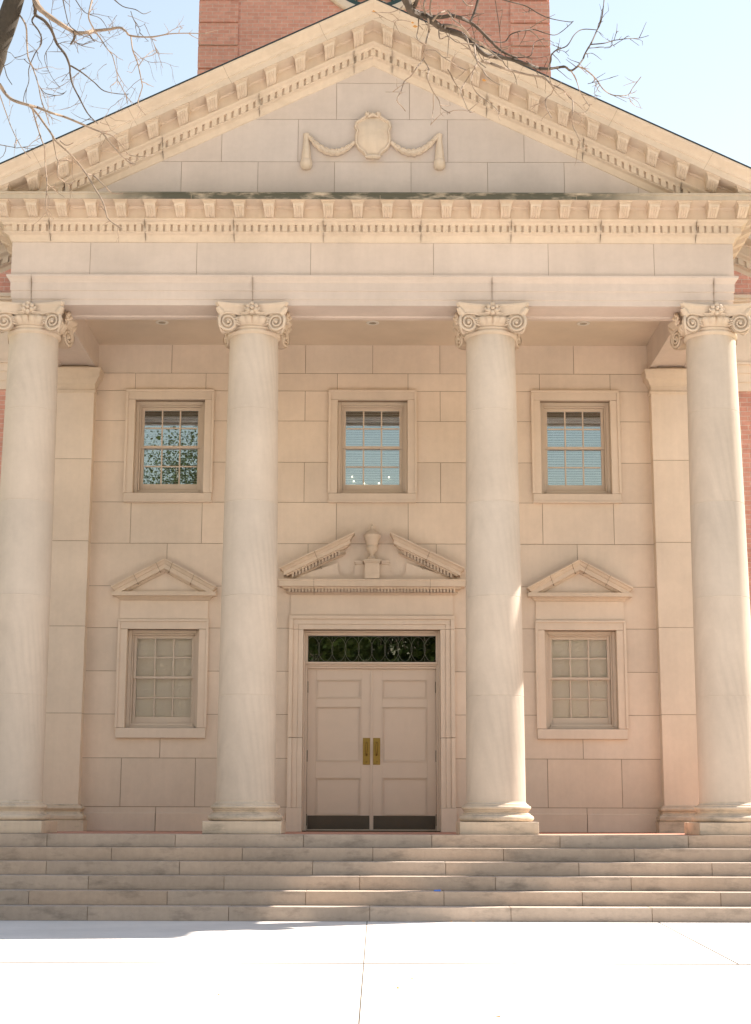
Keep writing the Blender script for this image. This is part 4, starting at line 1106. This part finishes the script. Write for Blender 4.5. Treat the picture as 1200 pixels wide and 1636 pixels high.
# ============================================================ TREES across the lawn (behind the viewer; they show in the glass)
def leafy(x, y, H, R, seed, z0=.25, dn=1, lf=1):
    rg = random.Random(seed)
    r = empty('lawn_tree', (x, y, 0)); tag(r, 'leafy green tree across the lawn, seen only reflected in the panes', 'tree', 'trees reflected in the glass')
    t = MB(); o = (x, y, 0)
    t.tube([(x, y, -.1), (x + .1, y, H*.25), (x - .1, y + .1, H*.5), (x, y, H*.85)], [H*.03, H*.024, H*.016, H*.004], 8)
    cs = []
    for i in range(24):
        a = rg.uniform(0, 6.28); q = rg.uniform(.2, .85); hz = H*rg.uniform(z0, .93); f = math.sin(math.pi*min(1, max(.12, (hz/H - z0*.7)/(1.02 - z0*.7))))**.6
        e = (x + R*q*f*math.cos(a), y + R*q*f*math.sin(a), hz); t.tube([(x, y, hz*.72), ((x+e[0])/2, (y+e[1])/2, hz*.9), e], [H*.009, H*.006, H*.002], 5); cs.append(e)
    t.build('trunk', bark, r, o)
    m = MB()
    for e in cs:
        cr = R*rg.uniform(.28, .48); sh = rg.uniform(.6, 1.35)
        for k in range(int(330*dn)):
            d = Vector((rg.gauss(0, 1), rg.gauss(0, 1), rg.gauss(0, .8))).normalized() * cr * rg.random()**.4
            p = Vector(e) + d; u = Vector((rg.gauss(0, 1), rg.gauss(0, 1), rg.gauss(0, 1))).normalized(); v = u.orthogonal().normalized()
            sz = rg.uniform(.12, .26)*lf; v2 = sh*rg.uniform(.7, 1.3); m.cur = (v2*rg.uniform(.85, 1.2), v2, v2*rg.uniform(.6, 1))
            m.add([p - u*sz, p - v*sz*.6, p + u*sz, p + v*sz*.6], [(0, 1, 2, 3)])
    m.build('crown', leaf_green, r, o, fix=False)
leafy(-10.0, -30, 21, 5.8, 1, .25, 6, .34); leafy(-3.5, -28, 12.5, 4.2, 2); leafy(3.5, -31, 12.0, 4.6, 3, .15); leafy(-19, -34, 16, 5.5, 4); leafy(10.5, -30, 11, 4.5, 5); leafy(19, -35, 13, 5, 6); leafy(-1, -40, 13, 6, 7, .08); leafy(-13, -41, 14, 6.5, 10, .08); leafy(13, -41, 14, 6.5, 11, .08); leafy(5, -43, 13, 6, 12, .08); leafy(7, -37, 12, 5, 8, .1); leafy(-7, -37, 12, 5, 9, .1)

# ============================================================ SMALL THINGS
spots = [(.90, 17.62, 0, 'orange dry leaf at the foot of the steps, left of two'), (1.15, 17.62, 0, 'orange dry leaf at the foot of the steps, right of two'),
         (.215, 10.8, 0, 'small brown leaf on the pavement, right of the long joint'), (.325, 11.45, 0, 'tiny tan leaf on the pavement nearest the cross joint'), (.772, 9.3, 0, 'pale brown leaf near the bottom edge of the pavement'),
         (-.95, 10.4, 0, 'single dark leaf on the pavement left of the long joint')]
for x, y, z, lab in spots:
    m = MB(); a = rnd.uniform(0, 3); u = Vector((math.cos(a), math.sin(a), 0)); v = Vector((-math.sin(a), math.cos(a), 0)); c = Vector((x, y, z + .006)); L = rnd.uniform(.016, .024)
    P6 = [c - u*L + Vector((0, 0, .006)), c - v*L*.5, c + u*L*.3 - v*L*.55 + Vector((0, 0, .004)), c + u*L + Vector((0, 0, .010)), c + u*L*.3 + v*L*.55 + Vector((0, 0, .004)), c + v*L*.5]
    top = [p + Vector((0, 0, .0012)) for p in P6]
    m.add(P6 + top, [(0, 1, 2, 3, 4, 5), (11, 10, 9, 8, 7, 6)] + [(i, (i+1) % 6, (i+1) % 6 + 6, i + 6) for i in range(6)])
    tag(m.build('fallen_leaf', leaf_brown, None, (x, y, z)), lab, 'leaf', 'fallen leaves')
m = MB(); c = (.765, YL - 3*TD - .15 + .19, FL - 3*R_)
c = (.765, YL - 4*TD + .05, FL - 4*R_)
m.add([(c[0] - .04, c[1], c[2] + .002), (c[0] + .035, c[1] - .01, c[2] + .002), (c[0] + .045, c[1] + .05, c[2] + .004), (c[0] - .03, c[1] + .06, c[2] + .002), (c[0] - .035, c[1] + .005, c[2] + .018), (c[0] + .04, c[1], c[2] + .012), (c[0] + .04, c[1] + .045, c[2] + .02), (c[0] - .025, c[1] + .05, c[2] + .014)],
      [(0, 3, 2, 1), (4, 5, 6, 7), (0, 1, 5, 4), (1, 2, 6, 5), (2, 3, 7, 6), (3, 0, 4, 7)])
tag(m.build('paper_scrap', blue_m, None, c), 'small blue scrap of paper lying on a stone step', 'litter')
